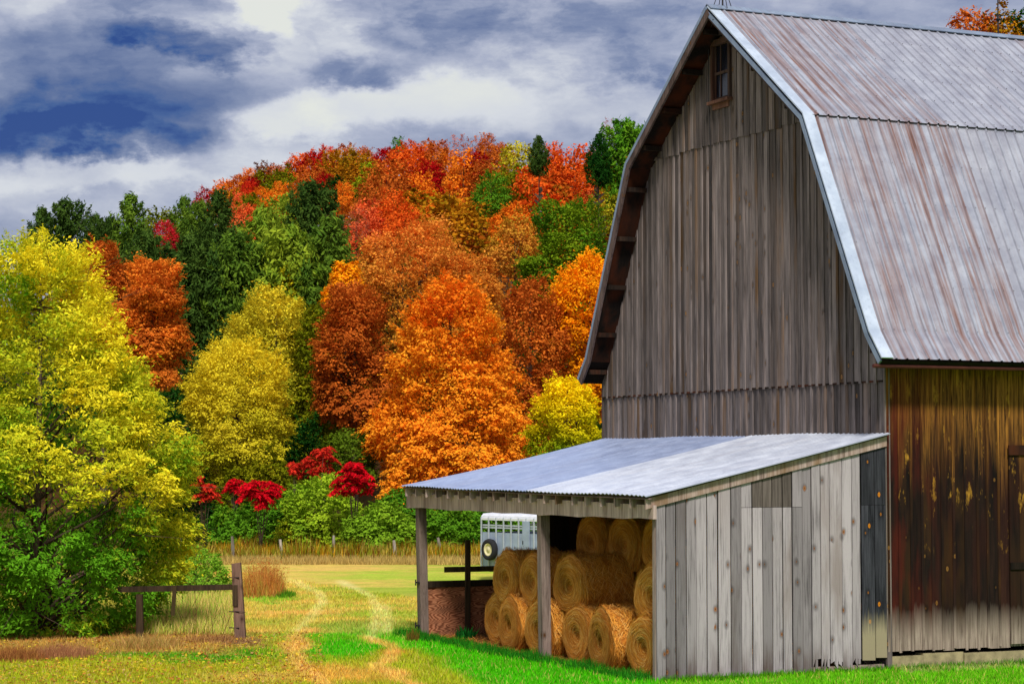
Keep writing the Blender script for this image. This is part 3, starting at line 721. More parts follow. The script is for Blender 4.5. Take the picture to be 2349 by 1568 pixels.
bush('green bush beside trailer seen between the shed posts', 1200, 1140, 1262, 140, 106, 'gree', 10000, 54)
# sumacs: red drooping fronds
def sumac(label, cx, ytop, ybot, w, D, seed, n=2600, pal='crim'):
    rg = np.random.RandomState(seed); x = (cx - CX) / F * D; R = w / 2 / F * D; zt = at(cx, ytop, D)[2]; zb = at(cx, ybot, D)[2]
    root = empty('sumac', (x, D, float(Hgt(x, D)))); tag(root, label, 'shrub', 'red sumacs at the edge of the meadow')
    nf = n // 22; ct = np.stack([rg.randn(nf) * R * .5, rg.randn(nf) * R * .4, zb + (zt - zb) * (.2 + .75 * rg.rand(nf))], -1)
    a_ = rg.rand(nf) * 6.28; q_ = np.sqrt(rg.rand(nf)); ct[:, 0] = np.cos(a_) * q_ * R * .9; ct[:, 1] = np.sin(a_) * q_ * R * .7
    tt_ = rg.rand(nf); ct[:, 2] = zb + (zt - zb) * (.12 + .95 * (tt_ * (1 - .75 * (ct[:, 0] / R) ** 2)) + .12 * np.sin(ct[:, 0] * 4 + seed))
    kp = np.sin(ct[:, 0] * 7 + seed) * np.sin(ct[:, 2] * 6 + seed * 2) > -.45; ct = ct[kp]; nf = len(ct)
    th = rg.rand(nf) * 6.28; k = np.repeat(np.arange(nf), 22); s = np.tile(np.arange(22) / 22., nf); L = .42
    dr = np.stack([np.cos(th[k]), np.sin(th[k]) * .6, .25 - 1.1 * s], -1)
    side = np.stack([-np.sin(th[k]), np.cos(th[k]), 0 * s], -1) * np.where(np.arange(len(k)) % 2, 1, -1)[:, None]
    pos = ct[k] + np.stack([np.cos(th[k]) * s * L, np.sin(th[k]) * s * L, .2 * s * L - .7 * s * s * L], -1) + side * .07
    al = side + np.array([0, 0, -.5]) + dr * .4
    at_ = np.stack([rg.rand(len(k)), rg.rand(nf)[k] * .5 + rg.rand(len(k)) * .5, 1 + 0 * s], -1)
    V, Fc, A = leafset(pos, rg.randn(len(k), 3) * .4 + np.array([0, -.5, .8]), .11, .026, at_, rg, al)
    c = link('crown', mesh_np('sumac_leaves', V, Fc, A, mleaf), root); c.color = C(232, 20, 38) + (1,); c['tint'] = C(128, 10, 16)
    if pal == 'red2': c.color = C(226, 60, 40) + (1,)
    mb = MB()
    for i in range(7):
        e = ct[rg.randint(nf)]; mb.tube([(rg.randn() * .1, rg.randn() * .1, 0), (e[0] * .5, e[1] * .5, e[2] * .6), tuple(e)], [.022, .016, .008], 5)
    mb.build('stem', mbark, root, True)
sumac('brightest crimson sumac clump on the left, nearest the leaning tree', 600, 1095, 1160, 88, 93, 61, 3600)
sumac('small crimson sumac spray left of the brightest clump', 540, 1092, 1128, 36, 99, 62, 900)
sumac('long red sumac spray above and left of the bush tops', 733, 1028, 1092, 78, 99, 63, 2200, 'red2')
sumac('crimson sumac clump beside the glowing orange maple', 812, 1070, 1135, 92, 93, 64, 3600)
sumac('tiny red sumac sprig between the larger ones', 676, 1062, 1088, 26, 99, 65, 500, 'red2')
sumac('dark red sumac spray tangled in the near tree edge', 468, 1095, 1150, 44, 92, 66, 900, 'red2')

# ------------------------------------------------ near left tree
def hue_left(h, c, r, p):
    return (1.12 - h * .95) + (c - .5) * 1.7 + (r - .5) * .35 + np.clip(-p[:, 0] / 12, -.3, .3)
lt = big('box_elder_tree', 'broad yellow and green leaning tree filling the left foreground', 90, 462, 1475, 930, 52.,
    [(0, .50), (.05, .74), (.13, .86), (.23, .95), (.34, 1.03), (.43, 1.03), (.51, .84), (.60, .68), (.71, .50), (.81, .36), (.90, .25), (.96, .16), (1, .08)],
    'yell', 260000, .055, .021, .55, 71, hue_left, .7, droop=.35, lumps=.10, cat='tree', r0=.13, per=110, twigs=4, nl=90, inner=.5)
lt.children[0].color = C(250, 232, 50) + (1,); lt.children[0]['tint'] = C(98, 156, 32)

# ------------------------------------------------ weeds, litter, small plants
rng = np.random.RandomState(91)
def seg_world(px, Y): return (px - CX) / F * Y
# goldenrod strip along the wire fence
parts = []
n = 34000
yy = 87.5 + 8 * rng.rand(n); xx = (rng.rand(n) * 1150 + 250 - CX) / F * yy
zz = Hgt(xx, yy)
hh = (.3 + .7 * rng.rand(n)) * (.05 + 1.6 * fbm(xx, yy, .45) ** 1.4) * np.clip((yy - 87) / 1.2, .4, 1)
pal_ = np.array([C(226, 166, 34), C(170, 130, 34), C(150, 160, 36), C(140, 84, 30), C(226, 196, 90), C(110, 140, 30)])
sel = np.clip((fbm(xx, yy, .9) * 7 + rng.randn(n) * 1.2 - .6), 0, 5).astype(int)
parts.append(blades(xx, yy, zz, hh, .05, pal_[sel] * (.35 + 1. * rng.rand(n, 1)) * (.6 + .8 * fbm(xx, yy, .8))[:, None], .5, rng))
n = 12000; yy = 86 + 2 * rng.rand(n); xx = (rng.rand(n) * 1150 + 250 - CX) / F * yy
parts.append(blades(xx, yy, Hgt(xx, yy), .12 + .3 * rng.rand(n), .035, np.array(C(204, 176, 104)) * (.6 + .6 * rng.rand(n, 1)), .9, rng))
V, Fb, A = join3(parts)
g = link('goldenrod', mesh_np('goldenrod', V, Fb, A, mblade, False, 3)); tag(g, 'tall golden and brown weeds growing along the far wire fence', 'weeds', None, 'stuff')
# weeds behind wooden fence
parts = []
n = 16000; pxs = 330 + 220 * rng.rand(n); pys = 1345 + 112 * rng.rand(n)
P = np.array([gnd(a, b) for a, b in zip(pxs, pys)]); xx, yy = P[:, 0], P[:, 1]
pal_ = np.array([C(206, 214, 90), C(244, 216, 134), C(176, 206, 72), C(232, 190, 116), C(140, 196, 60)])
sel = np.clip(fbm(xx, yy, .9) * 6 - .6 + rng.randn(n) * .8, 0, 4).astype(int)
parts.append(blades(xx, yy, Hgt(xx, yy), .1 + .32 * rng.rand(n), .02, pal_[sel] * (.6 + .7 * rng.rand(n, 1)), .8, rng))
n = 70; pxs = 380 + 150 * rng.rand(n); P = np.array([gnd(a, 1440 + 20 * rng.rand()) for a in pxs])
parts.append(blades(P[:, 0], P[:, 1], 0 * P[:, 0], .7 + .8 * rng.rand(n), .014, np.tile(C(96, 74, 44), (n, 1)), .6, rng))
V, Fb, A = join3(parts)
g = link('field_weeds', mesh_np('field_weeds', V, Fb, A, mblade, False, 3)); tag(g, 'rough straw and green weeds behind the wooden rail fence', 'weeds', None, 'stuff')
# dark grassy fringe at the shed mouth
parts = []; n = 7000; ly_ = 12.2 * rng.rand(n); lx_ = SX - .05 - .45 * rng.rand(n) ** 1.5
P = C0[None] + lx_[:, None] * Lv + ly_[:, None] * Gv
parts.append(blades(P[:, 0], P[:, 1], 0 * ly_, .06 + .2 * rng.rand(n) * fbm(P[:, 0], P[:, 1], 1.2) * 1.6, .02, np.array(C(48, 132, 30)) * (.5 + .8 * rng.rand(n, 1)), .7, rng))
n = 3500; lx_ = SX + rng.rand(n) * 10; P = C0[None] + lx_[:, None] * Lv - (.02 + .3 * rng.rand(n) ** 2)[:, None] * Gv
parts.append(blades(P[:, 0], P[:, 1], 0 * lx_, .05 + .12 * rng.rand(n), .02, np.array(C(84, 150, 24)) * (.5 + .8 * rng.rand(n, 1)), .7, rng))
V, Fb, A = join3(parts)
g = link('long_grass', mesh_np('long_grass', V, Fb, A, mblade, False, 3)); tag(g, 'longer green grass fringe at the foot of shed posts and walls', 'grass', None, 'stuff')
# fallen leaves
n = 5500
pxs = rng.rand(n) * 760 - 20; pys = 1452 + 130 * rng.rand(n) ** 1.1
P = np.array([gnd(a, b) for a, b in zip(pxs, pys)]); lt_z = (fbm(P[:, 0], P[:, 1], .5) - .5) * .1 + .02 + .03 * rng.rand(n)
P[:, 2] = lt_z
pal_ = np.array([C(224, 186, 56), C(206, 132, 60), C(168, 106, 58), C(196, 160, 100), C(222, 200, 60)])
at_ = pal_[rng.randint(0, 5, n)] * (.6 + .6 * rng.rand(n, 1))
V, Fc, A = leafset(P, rng.randn(n, 3) * .35 + np.array([0, 0, 1.]), .045, .03, at_, rng)
g = link('leaf_litter', mesh_np('leaf_litter', V, Fc, A, mblade)); tag(g, 'fallen yellow and brown leaves scattered on the grass below the near tree', 'fallen leaves', None, 'stuff')

def clump(name, label, px, py, R, H, n, cols, lean, w=.02, cat='plant', heads=None, seed=1, grp=None, leafy=0):
    rg = np.random.RandomState(seed); p = gnd(px, py); root = empty(name, (p[0], p[1], gz(p[0], p[1]))); tag(root, label, cat, grp)
    a = rg.rand(n) * 6.28; r = np.sqrt(rg.rand(n)) * R
    x, y = np.cos(a) * r, np.sin(a) * r; h = H * (.45 + .55 * rg.rand(n)) * (1 - .35 * (r / R) ** 2)
    cl = np.array(cols)[rg.randint(0, len(cols), n)] * (.6 + .6 * rg.rand(n, 1))
    V, Fb, A = blades(x, y, 0 * x - .03, h, w, cl, lean, rg)
    link('stalks', mesh_np(name + '_stalks', V, Fb, A, mblade, False, 3), root)
    if heads:
        k = V.reshape(-1, 3, 3)[rg.rand(n) < heads[1], 2]; m = len(k); q = np.repeat(k, 5, 0) + rg.randn(m * 5, 3) * .018
        V2, F2, A2 = leafset(q, rg.randn(len(q), 3), heads[2], heads[2] * .7, np.tile(heads[0], (len(q), 1)) * (.6 + .6 * rg.rand(len(q), 1)), rg)
        link('seed_heads', mesh_np(name + '_heads', V2, F2, A2, mblade), root)
    return root
clump('tall_weed_clump', 'tall reddish seed headed weeds right of the leaning fence post', 604, 1368, .62, 1.25, 2600, [C(236, 160, 76), C(240, 190, 104), C(206, 180, 76), C(214, 120, 66)], .45, .016, 'plant', (C(196, 118, 62), .22, .016), 3)
clump('green_weed_clump', 'low green leafy weeds at the foot of the reddish tall weeds', 640, 1368, .5, .35, 1300, [C(84, 150, 34), C(120, 170, 40)], .7, .04, 'plant', None, 4)
clump('dry_grass_clump', 'rounded brown dry grass mound below the near tree', 335, 1485, .8, .42, 1900, [C(214, 160, 96), C(176, 130, 74), C(226, 190, 112), C(170, 160, 70)], 1., .018, 'grass', None, 5, 'dry grass clumps')
clump('dry_grass_clump', 'paler spiky dry grass tuft at the lower left of the near tree', 140, 1506, .7, .45, 1500, [C(196, 142, 96), C(170, 112, 80)], .8, .016, 'grass', None, 6, 'dry grass clumps')
clump('dry_grass_clump', 'brown dry grass tuft at the left frame edge', 30, 1512, .7, .4, 1800, [C(186, 130, 70), C(160, 100, 60)], 1., .018, 'grass', None, 7, 'dry grass clumps')
clump('dry_grass_clump', 'low straw coloured grass tuft left of the leaning fence post', 480, 1470, .7, .24, 1300, [C(216, 168, 100), C(180, 128, 78), C(150, 104, 70)], 1.2, .016, 'grass', None, 8, 'dry grass clumps')
clump('dry_grass_clump', 'short brown weed tuft against the left shed post', 946, 1468, .16, .45, 160, [C(140, 98, 44), C(110, 110, 40)], .4, .02, 'grass', None, 9, 'dry grass clumps')
clump('broadleaf_weed', 'dark green broad leaved weed in front of the leftmost hay bales', 1068, 1466, .2, .42, 90, [C(30, 104, 36), C(22, 80, 28)], .7, .12, 'plant', None, 10)
clump('broadleaf_weed', 'small bright green weed at the foot of the shed corner post', 1478, 1560, .16, .22, 60, [C(60, 150, 40), C(90, 170, 60)], 1., .07, 'plant', None, 12)
bs = bush('light green leafy shrub behind the wooden rail fence', 452, 1258, 1362, 170, 66, 'brgr', 16000, 56, .035, .022, .22, name='leafy_shrub'); bs.children[0].color = C(150, 200, 60) + (1,)

# ------------------------------------------------ wood materials
m_gable = wood('gable_boards', C(36, 31, 29), C(140, 128, 124), C(108, 80, 50), .12, C(150, 110, 66), spread=.62, grain=1.3)
def zone_shed(t, c, o, n1, n3, r):
    x, y, z = t.sep(o)
    low = t.mr(t.m('ADD', z, t.m('MULTIPLY', n1, -1.6)), -.7, -.1, .75, 0.)
    return t.mix(t.m('MULTIPLY', low, t.mr(n3, .4, .6)), c, C(74, 56, 46))
m_shed = wood('shed_boards', C(44, 38, 40), C(166, 156, 160), C(106, 90, 82), .22, C(156, 98, 48), zone=zone_shed, spread=.58, grain=1.9)
m_shed_dark = wood('dark_shed_boards', C(70, 62, 58), C(124, 112, 106), C(100, 84, 70), .3, C(150, 110, 60))
def zone_black(t, c, o, n1, n3, r):
    x, y, z = t.sep(o)
    zz = t.m('ADD', z, t.m('MULTIPLY', t.m('SUBTRACT', n1, .5), .9))
    return t.mix(t.mr(zz, .75, 1.15), C(150, 138, 112), c)
m_black = wood('black_stained_boards', C(14, 15, 20), C(78, 78, 86), C(50, 44, 44), .55, C(226, 138, 22), zone=zone_black)
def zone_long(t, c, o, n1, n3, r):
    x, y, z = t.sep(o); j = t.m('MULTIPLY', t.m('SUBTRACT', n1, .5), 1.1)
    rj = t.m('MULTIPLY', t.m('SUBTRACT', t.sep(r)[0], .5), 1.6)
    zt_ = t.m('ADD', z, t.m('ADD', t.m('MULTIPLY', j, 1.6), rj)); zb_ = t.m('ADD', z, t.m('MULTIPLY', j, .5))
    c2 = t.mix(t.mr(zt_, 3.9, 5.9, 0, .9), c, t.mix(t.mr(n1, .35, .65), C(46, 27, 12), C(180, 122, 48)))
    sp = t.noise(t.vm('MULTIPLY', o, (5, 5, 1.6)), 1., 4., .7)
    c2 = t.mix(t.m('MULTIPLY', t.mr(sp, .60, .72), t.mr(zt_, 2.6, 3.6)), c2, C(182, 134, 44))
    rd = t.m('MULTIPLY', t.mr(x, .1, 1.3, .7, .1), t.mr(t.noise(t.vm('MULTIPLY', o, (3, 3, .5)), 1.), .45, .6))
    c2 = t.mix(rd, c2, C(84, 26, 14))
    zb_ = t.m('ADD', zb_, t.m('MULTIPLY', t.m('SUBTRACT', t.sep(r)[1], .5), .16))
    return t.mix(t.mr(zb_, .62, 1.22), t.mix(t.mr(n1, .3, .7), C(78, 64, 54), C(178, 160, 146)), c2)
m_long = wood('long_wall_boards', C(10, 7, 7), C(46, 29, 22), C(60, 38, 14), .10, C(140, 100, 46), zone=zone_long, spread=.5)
m_soff = wood('soffit_boards', C(16, 12, 10), C(52, 38, 28), C(96, 44, 18), 0.)
m_trimwood = wood('old_timber', C(62, 48, 46), C(140, 118, 112), C(104, 70, 48), .15, C(120, 84, 50))
m_post = wood('post_timber', C(88, 72, 66), C(172, 152, 142), C(112, 90, 60), .2, C(90, 60, 34))
m_fpost = wood('fence_timber', C(70, 48, 40), C(150, 122, 106), C(110, 66, 44), .15, C(60, 40, 30))
m_frail = wood('rail_timber', C(30, 22, 16), C(78, 62, 44), C(70, 60, 26), 0.)
m_white = wood('weathered_white_post', C(120, 108, 96), C(206, 196, 180), C(140, 120, 90), 0.)
m_beam = wood('beam_timber', C(104, 84, 76), C(214, 190, 182), C(120, 90, 60), 0., spread=.3)
m_wtim = wood('window_timber', C(44, 30, 26), C(104, 86, 78), C(78, 46, 34))
m, t, out = newmat('plywood_panel'); o = t.obj()
w = t.n('ShaderNodeTexWave', wave_type='RINGS', rings_direction='Y'); t.put(w.inputs['Vector'], t.vm('MULTIPLY', t.vm('ADD', o, t.n('ShaderNodeTexNoise').outputs[1]), (1.2, 1., 3.2)))
w.inputs['Scale'].default_value = 2.2; w.inputs['Distortion'].default_value = 5.; w.inputs['Detail'].default_value = 2.
n = t.noise(o, 3., 5.)
c = t.mix(w.outputs[1], C(112, 58, 32), C(190, 126, 90)); c = t.mix(t.mr(n, .45, .7, 0, .6), c, C(70, 48, 34))
principled(t, out, c, .7); m_ply = m
def metal(name, base, dark, axis, rust=.0, rough=.42, metalv=.45):
    m, t, out = newmat(name); o = t.obj(); r = t.attr('rnd'); rx, ry, rz = t.sep(r)
    sc_ = (9, .35, .35) if axis == 'y' else (.35, 9, .35)
    n1 = t.noise(t.vm('MULTIPLY', t.vm('ADD', o, t.vm('MULTIPLY', r, (0, 0, 0))), sc_), 1., 5., .65)
    n2 = t.noise(o, 2.2, 5., .6); n3 = t.noise(o, 14., 3., .6)
    c = t.mix(t.mr(n2, .3, .7), dark, base); c = t.mix(t.mr(n3, .55, .75, 0, .35), c, tuple(q * .6 for q in dark))
    c = t.mix(t.m('MULTIPLY', t.mr(n1, .42, .66), t.mr(rx, 0, 1, .04, .95)), c, C(126, 84, 66))
    c = t.mix(t.m('MULTIPLY', t.mr(n1, .62, .74), t.mr(rx, .3, 1, 0, .8)), c, C(92, 52, 34))
    c = t.mix(t.m('MULTIPLY', t.m('SUBTRACT', 1., rz), t.mr(n2, .2, .8, .75, 1.)), c, tuple(q * .45 for q in dark))  # low rz darkens the colour, painting shade into ribs and valleys
    principled(t, out, c, t.mr(n2, .3, .7, rough - .08, rough + .14), metalv, n3, .08, .01, .5); return m
m_roof = metal('ribbed_steel_roof', C(170, 174, 186), C(144, 147, 162), 'y', rough=.5, metalv=.25)
m_sroof = metal('corrugated_steel', C(232, 238, 250), C(206, 214, 234), 'x')
m_sroof2 = metal('dull_corrugated_steel', C(180, 194, 226), C(154, 170, 208), 'x')
m_flash = metal('edge_flashing', C(214, 226, 240), C(186, 200, 218), 'y', rough=.35)
m_fascia = metal('fascia_steel', C(150, 168, 190), C(120, 136, 160), 'y')
m_dark = plain('dark_iron', C(42, 40, 42), .6, .3)
m_stone = plain('stone_footing', C(150, 138, 104), .9, 0, .35, 5.)
m_glass, t, out = newmat('dusty_glass'); principled(t, out, C(22, 24, 34), .18, 0, None, spec=.5)

# ------------------------------------------------ BARN
LEN = 19.0
barn = empty('barn', tuple(C0), AZ)
tag(barn, 'tall weathered grey wooden barn with ribbed metal gambrel roof', 'barn')
def wall_top(y): return roofz(y) - .22
# gable siding (plane x = 0, outward -x), three tiers
random.seed(12)
mbg = MB(); pitch = .262; nb = int(round(WB / pitch)); pitch = WB / nb
def gboard(mb, y0, y1, z0, z1a, z1b, off, th, at_):
    mb.hexa([(-off - th, y0, z0), (-off, y0, z0), (-off, y1, z0), (-off - th, y1, z0), (-off - th, y0, z1a), (-off, y0, z1a), (-off, y1, z1b), (-off - th, y1, z1b)], at_)
win = [unproj_x(1641, 108, -.05), unproj_x(1676, 108, -.05), unproj_x(1641, 232, -.05)]
wy0, wy1 = min(win[0][0], win[1][0]), max(win[0][0], win[1][0]); wz1 = win[0][1]; wz0 = win[2][1]
print('window', wy0, wy1, wz0, wz1)
def zdrop(y): return 0.
for i in range(nb):
    y0 = i * pitch; y1 = y0 + pitch
    for (a, b, off) in ((-.05, seam1, .0), (seam1 - .02, seam2, .03), (seam2 - .03, 99, .055)):
        ta, tb = min(b, wall_top(y0 + .003)), min(b, wall_top(y1 - .003))
        if max(ta, tb) <= a + .05: continue
        at_ = (random.random(), random.random(), random.random())
        at_ = (at_[0], at_[1] * .75 if random.random() > .06 else 1., at_[2])
        zl = a + (random.uniform(-.02, .03) if a > 1 else 0)
        segs = [(zl, ta, tb)]
        if b == 99 and y1 > wy0 and y0 < wy1: segs = [(zl, wz0 - .05, wz0 - .05), (wz1 + .05, ta, tb)]
        for (q0, q1, q2) in segs:
            if q1 <= q0: continue
            gboard(mbg, y0 + .004, y1 - .004, q0, q1, max(q2, q0 + .01), off + random.uniform(0, .006), .022, at_)
        # batten over the joint
        if i > 0:
            tt = min(b, wall_top(y0 - .04), wall_top(y0 + .04)); bz = (random.random() * .8 + .15, random.random(), random.random())
            s2 = [(zl - .02, tt)]
            if b == 99 and wy0 - .05 < y0 < wy1 + .05: s2 = [(zl - .02, wz0 - .08), (wz1 + .1, tt)]
            for q0, q1 in s2:
                if q1 > q0: gboard(mbg, y0 - .04, y0 + .04, q0, q1, q1, off + .024, .024, bz)
mbg.build('siding', m_gable, barn)
# corner board
mb = MB(); mb.box(-.055, .06, -.05, .0, -.05, pr['rt'][1] - .05); mb.build('corner_board', m_gable, barn)
mb = MB(); mb.box(-.05, .0, WB, WB + .05, -.05, pr['lt'][1] - .05); mb.build('corner_board', m_gable, barn)
# seam ledges
mb = MB(); mb.box(-.06, 0, .02, WB - .02, seam1 - .03, seam1 + .005); mb.build('ledge_board', m_soff, barn)
# long wall siding (plane y=0, outward -y)
mbl = MB(); x = 0.; sill = .36
door_x = unproj_y(2309, 1200, 0)[0]
while x < LEN:
    w_ = random.uniform(.235, .30); x1 = min(x + w_, LEN)
    mbl.box(x + .006, x1 - .006, -.03 - random.uniform(0, .008), 0, sill + random.uniform(-.02, .02), pr['rt'][1] - .0)
    if not (door_x - .1 < x < door_x + 2.6): mbl.box(x - .028, x + .028, -.052, -.03, sill + random.uniform(-.03, .03), pr['rt'][1] - .02)
    x = x1
mbl.build('long_siding', m_long, barn)
# back walls
mb = MB()
x = 0
while x < LEN: mb.box(x, min(x + .3, LEN), WB, WB + .03, 0, pr['lt'][1]); x += .304
y = 0
while y < WB:
    mb.hexa([(LEN, y, 0), (LEN + .03, y, 0), (LEN + .03, y + .296, 0), (LEN, y + .296, 0), (LEN, y, wall_top(y)), (LEN + .03, y, wall_top(y)), (LEN + .03, y + .296, wall_top(y + .296)), (LEN, y + .296, wall_top(y + .296))]); y += .3
mb.build('rear_siding', m_gable, barn)
# footing
mb = MB(); xx_ = .0
while xx_ < LEN:
    w_ = random.uniform(.5, 1.3); h_ = sill - .05 + random.uniform(-.05, .02); mb.box(xx_, min(xx_ + w_, LEN) - .01, -.02 + random.uniform(-.03, .02), .25, -.2, h_); xx_ += w_
mb.build('footing', m_stone, barn)
# sliding door
d0 = MB(); dz1 = unproj_y(2325, 1034, -.1)[1]; dzm = unproj_y(2325, 1297, -.1)[1]
xx_ = door_x
while xx_ < door_x + 2.5:
    d0.box(xx_ + .004, xx_ + .246, -.085, -.055, .42, dz1); xx_ += .25
door = d0.build('door', m_long, barn)
mb = MB(); mb.box(door_x - .02, door_x + 2.52, -.125, -.086, dz1 - .08, dz1 + .12); mb.build('rail', m_soff, door); mb = MB(); mb.box(door_x - .0, door_x + 2.5, -.12, -.086, dzm - .07, dzm + .07); mb.build('rail', m_soff, door)
# roof planes
def offset_prof(pts, d):
    P = [Vector((p[0], p[1])) for p in pts]; outp = []
    for i, p in enumerate(P):
        ns = []
        for a, b in ((i - 1, i), (i, i + 1)):
            if a >= 0 and b < len(P):
                e = (P[b] - P[a]).normalized(); nn = Vector((e.y, -e.x));
                if nn.y < 0: nn = -nn
                ns.append(nn)
        nn = sum(ns, Vector((0, 0))).normalized(); outp.append(p + nn * d)
    return outp
def roof_sheet(x0, x1, pts, pitch, rh, rw, rustf, base_off, name, mat, parent, axis='y', screws=True, sub=6):
    """ribbed sheet: ribs run along the profile pts [(c,z)..]"""
    n = int((x1 - x0) / pitch); V = []; xs_ = []
    for i in range(n):
        a = x0 + i * pitch
        xs_ += [(a, 0), (a + pitch * .5 - rw * 1.1, 0), (a + pitch * .5 - rw * .45, rh), (a + pitch * .5 + rw * .45, rh), (a + pitch * .5 + rw * 1.1, 0)]
    xs_.append((x0 + n * pitch, 0))
    rows = []
    fine = []
    for (a, b) in zip(pts[:-1], pts[1:]):
        for k in range(sub): fine.append((a[0] + (b[0] - a[0]) * k / sub, a[1] + (b[1] - a[1]) * k / sub))
    fine.append(pts[-1])
    O0 = offset_prof(fine, base_off); O1 = offset_prof(fine, base_off + rh)
    sag = lambda x: .004 * math.sin(x * 1.7) + .005 * math.sin(x * .6 + 1)
    for k in range(len(fine)):
        for (xx, h) in xs_:
            p = O1[k] if h > 0 else O0[k]
            V.append((xx, p.x, p.y + sag(xx)) if axis == 'y' else (p.x, xx, p.y + sag(xx)))
    m_ = len(xs_); Fq = []; A = []
    for k in range(len(fine) - 1):
        for j in range(m_ - 1):
            Fq.append((k * m_ + j, k * m_ + j + 1, (k + 1) * m_ + j + 1, (k + 1) * m_ + j)); q_ = rustf(xs_[j][0], k / len(fine)); A.append((q_[0], q_[1],   .3 if j % 5 == 3 else (.75 if j % 5 == 1 else q_[2])))  # rib flanks darkened in the colour, one side more, as painted shading
    me = mesh_np(name, V, Fq, A, mat)
    o = link(name, me, parent)
    return o, O1
rsheet = {}
def rust_main(x, s):
    i = int((x + .62) / .95)
    if i not in rsheet: rsheet[i] = .8 if x < .9 else (.95 if x < 2.3 else random.choice([.03, .10, .16, .06, .2]))
    if 11.2 < x < 12.6 : return (.9, .5, 1.)
    return (rsheet[i], .5, 1.)
def rust_top(x, s):
    if x < 2.9: return (.95 - .1 * (int(x / .7) % 3), .5, 1.)
    if 7.6 < x < 9: return (.8, .5, 1.)
    return (.03 + .05 * (int(x / .95) % 3), .5, 1.)
def sub(p, q, t): return (p[0] + (q[0] - p[0]) * t, p[1] + (q[1] - p[1]) * t)
OX0, OX1 = OV + .2, LEN + .6
low_r = [sub(prof_r[1], prof_r[2], -.02), prof_r[2], prof_r[3]]
o1, _ = roof_sheet(OX0, OX1, [prof_r[0], sub(prof_r[0], prof_r[1], 1.012)],   .25, .030, .03, rust_top, .05, 'upper_roof', m_roof, barn)
o2, _ = roof_sheet(OX0, OX1, low_r,   .25, .030, .03, rust_main, .02, 'lower_roof', m_roof, barn)
o3, _ = roof_sheet(OX0, OX1, [prof_l[0], sub(prof_l[0], prof_l[1], 1.012)],   .25, .030, .03, rust_top, .05, 'upper_roof', m_roof, barn)
o4, _ = roof_sheet(OX0, OX1, [prof_l[1], prof_l[2], prof_l[3]],   .25, .030, .03, rust_main, .02, 'lower_roof', m_roof, barn)
# screw heads belong to the sheets themselves
for (shv, pts, off, lo_, hi_) in ((o1, [prof_r[0], prof_r[1]],   .083, .03, .99), (o2, [prof_r[1], prof_r[2]], .053, .02, .99)):
    mb = MB(); O = offset_prof(pts, off); nrow = 6
    for k in range(nrow):
        tt = lo_ + (hi_ - lo_) * k / (nrow - 1); p = O[0].lerp(O[1], tt); x = OX0 + .125
        while x < 11:
            s_ = .008; mb.box(x - s_, x + s_, p.x - s_, p.x + s_, p.y - .004, p.y + .012, (1., .5, .5)); x += .25
    bm_ = bmesh.new(); bm_.from_mesh(shv.data); bm_.from_mesh(mb.mesh('tmp', m_roof)); bm_.to_mesh(shv.data); bm_.free()
# dark strip painted in as the shadow line at the knee / ridge cap
def strip(mb, pts, x0, x1, off, th, at_=None):
    a = offset_prof(pts, off); b = offset_prof(pts, off + th)
    for k in range(len(pts) - 1):
        mb.hexa([(x0, a[k].x, a[k].y), (x1, a[k].x, a[k].y), (x1, a[k + 1].x, a[k + 1].y), (x0, a[k + 1].x, a[k + 1].y),
                 (x0, b[k].x, b[k].y), (x1, b[k].x, b[k].y), (x1, b[k + 1].x, b[k + 1].y), (x0, b[k + 1].x, b[k + 1].y)], at_)
mb = MB(); strip(mb, [sub(prof_r[0], prof_r[1], .985), sub(prof_r[0], prof_r[1], 1.004)], OX0 + .15, OX1, .02, .028); mb.build('knee_shadow_strip', m_dark, barn)
mb = MB(); strip(mb, [sub(prof_l[0], prof_l[1], .045), prof_l[0], sub(prof_r[0], prof_r[1], .035)], OV - .02, OX1, .085, .02, (.2, .5, 1.)); mb.build('ridge_cap', m_fascia, barn)
# roof deck (purlin boards) below the sheets
full = prof_r[::-1] + prof_l[1:]
mb = MB()
a = offset_prof(full, -.16); b = offset_prof(full, -.03); nseg = int((OX1 - OV) / .6)
for k in range(len(full) - 1):
    for j in range(8):
        x0_ = OV + .03 if j == 0 else j * (OX1 / 8); x1_ = (j + 1) * OX1 / 8
        mb.hexa([(x0_, a[k].x, a[k].y), (x1_ - .004, a[k].x, a[k].y), (x1_ - .004, a[k + 1].x, a[k + 1].y), (x0_, a[k + 1].x, a[k + 1].y),
                 (x0_, b[k].x, b[k].y), (x1_ - .004, b[k].x, b[k].y), (x1_ - .004, b[k + 1].x, b[k + 1].y), (x0_, b[k + 1].x, b[k + 1].y)])
mb.build('roof_deck', m_soff, barn)
# lookouts carrying the overhang
mb = MB()
for pts, tl in ((prof_r, (.15, .5, .85)), (prof_l, (.1, .35, .6, .85))):
    for k in range(3):
        for tt in (tl if k < 2 else (.4,)):
            p = offset_prof(pts, -.21)[k].lerp(offset_prof(pts, -.21)[k + 1], tt)
            mb = MB(); mb.box(OV + .06, -.085, p.x - .06, p.x + .06, p.y - .06, p.y + .05); mb.build('lookout', m_soff, barn)
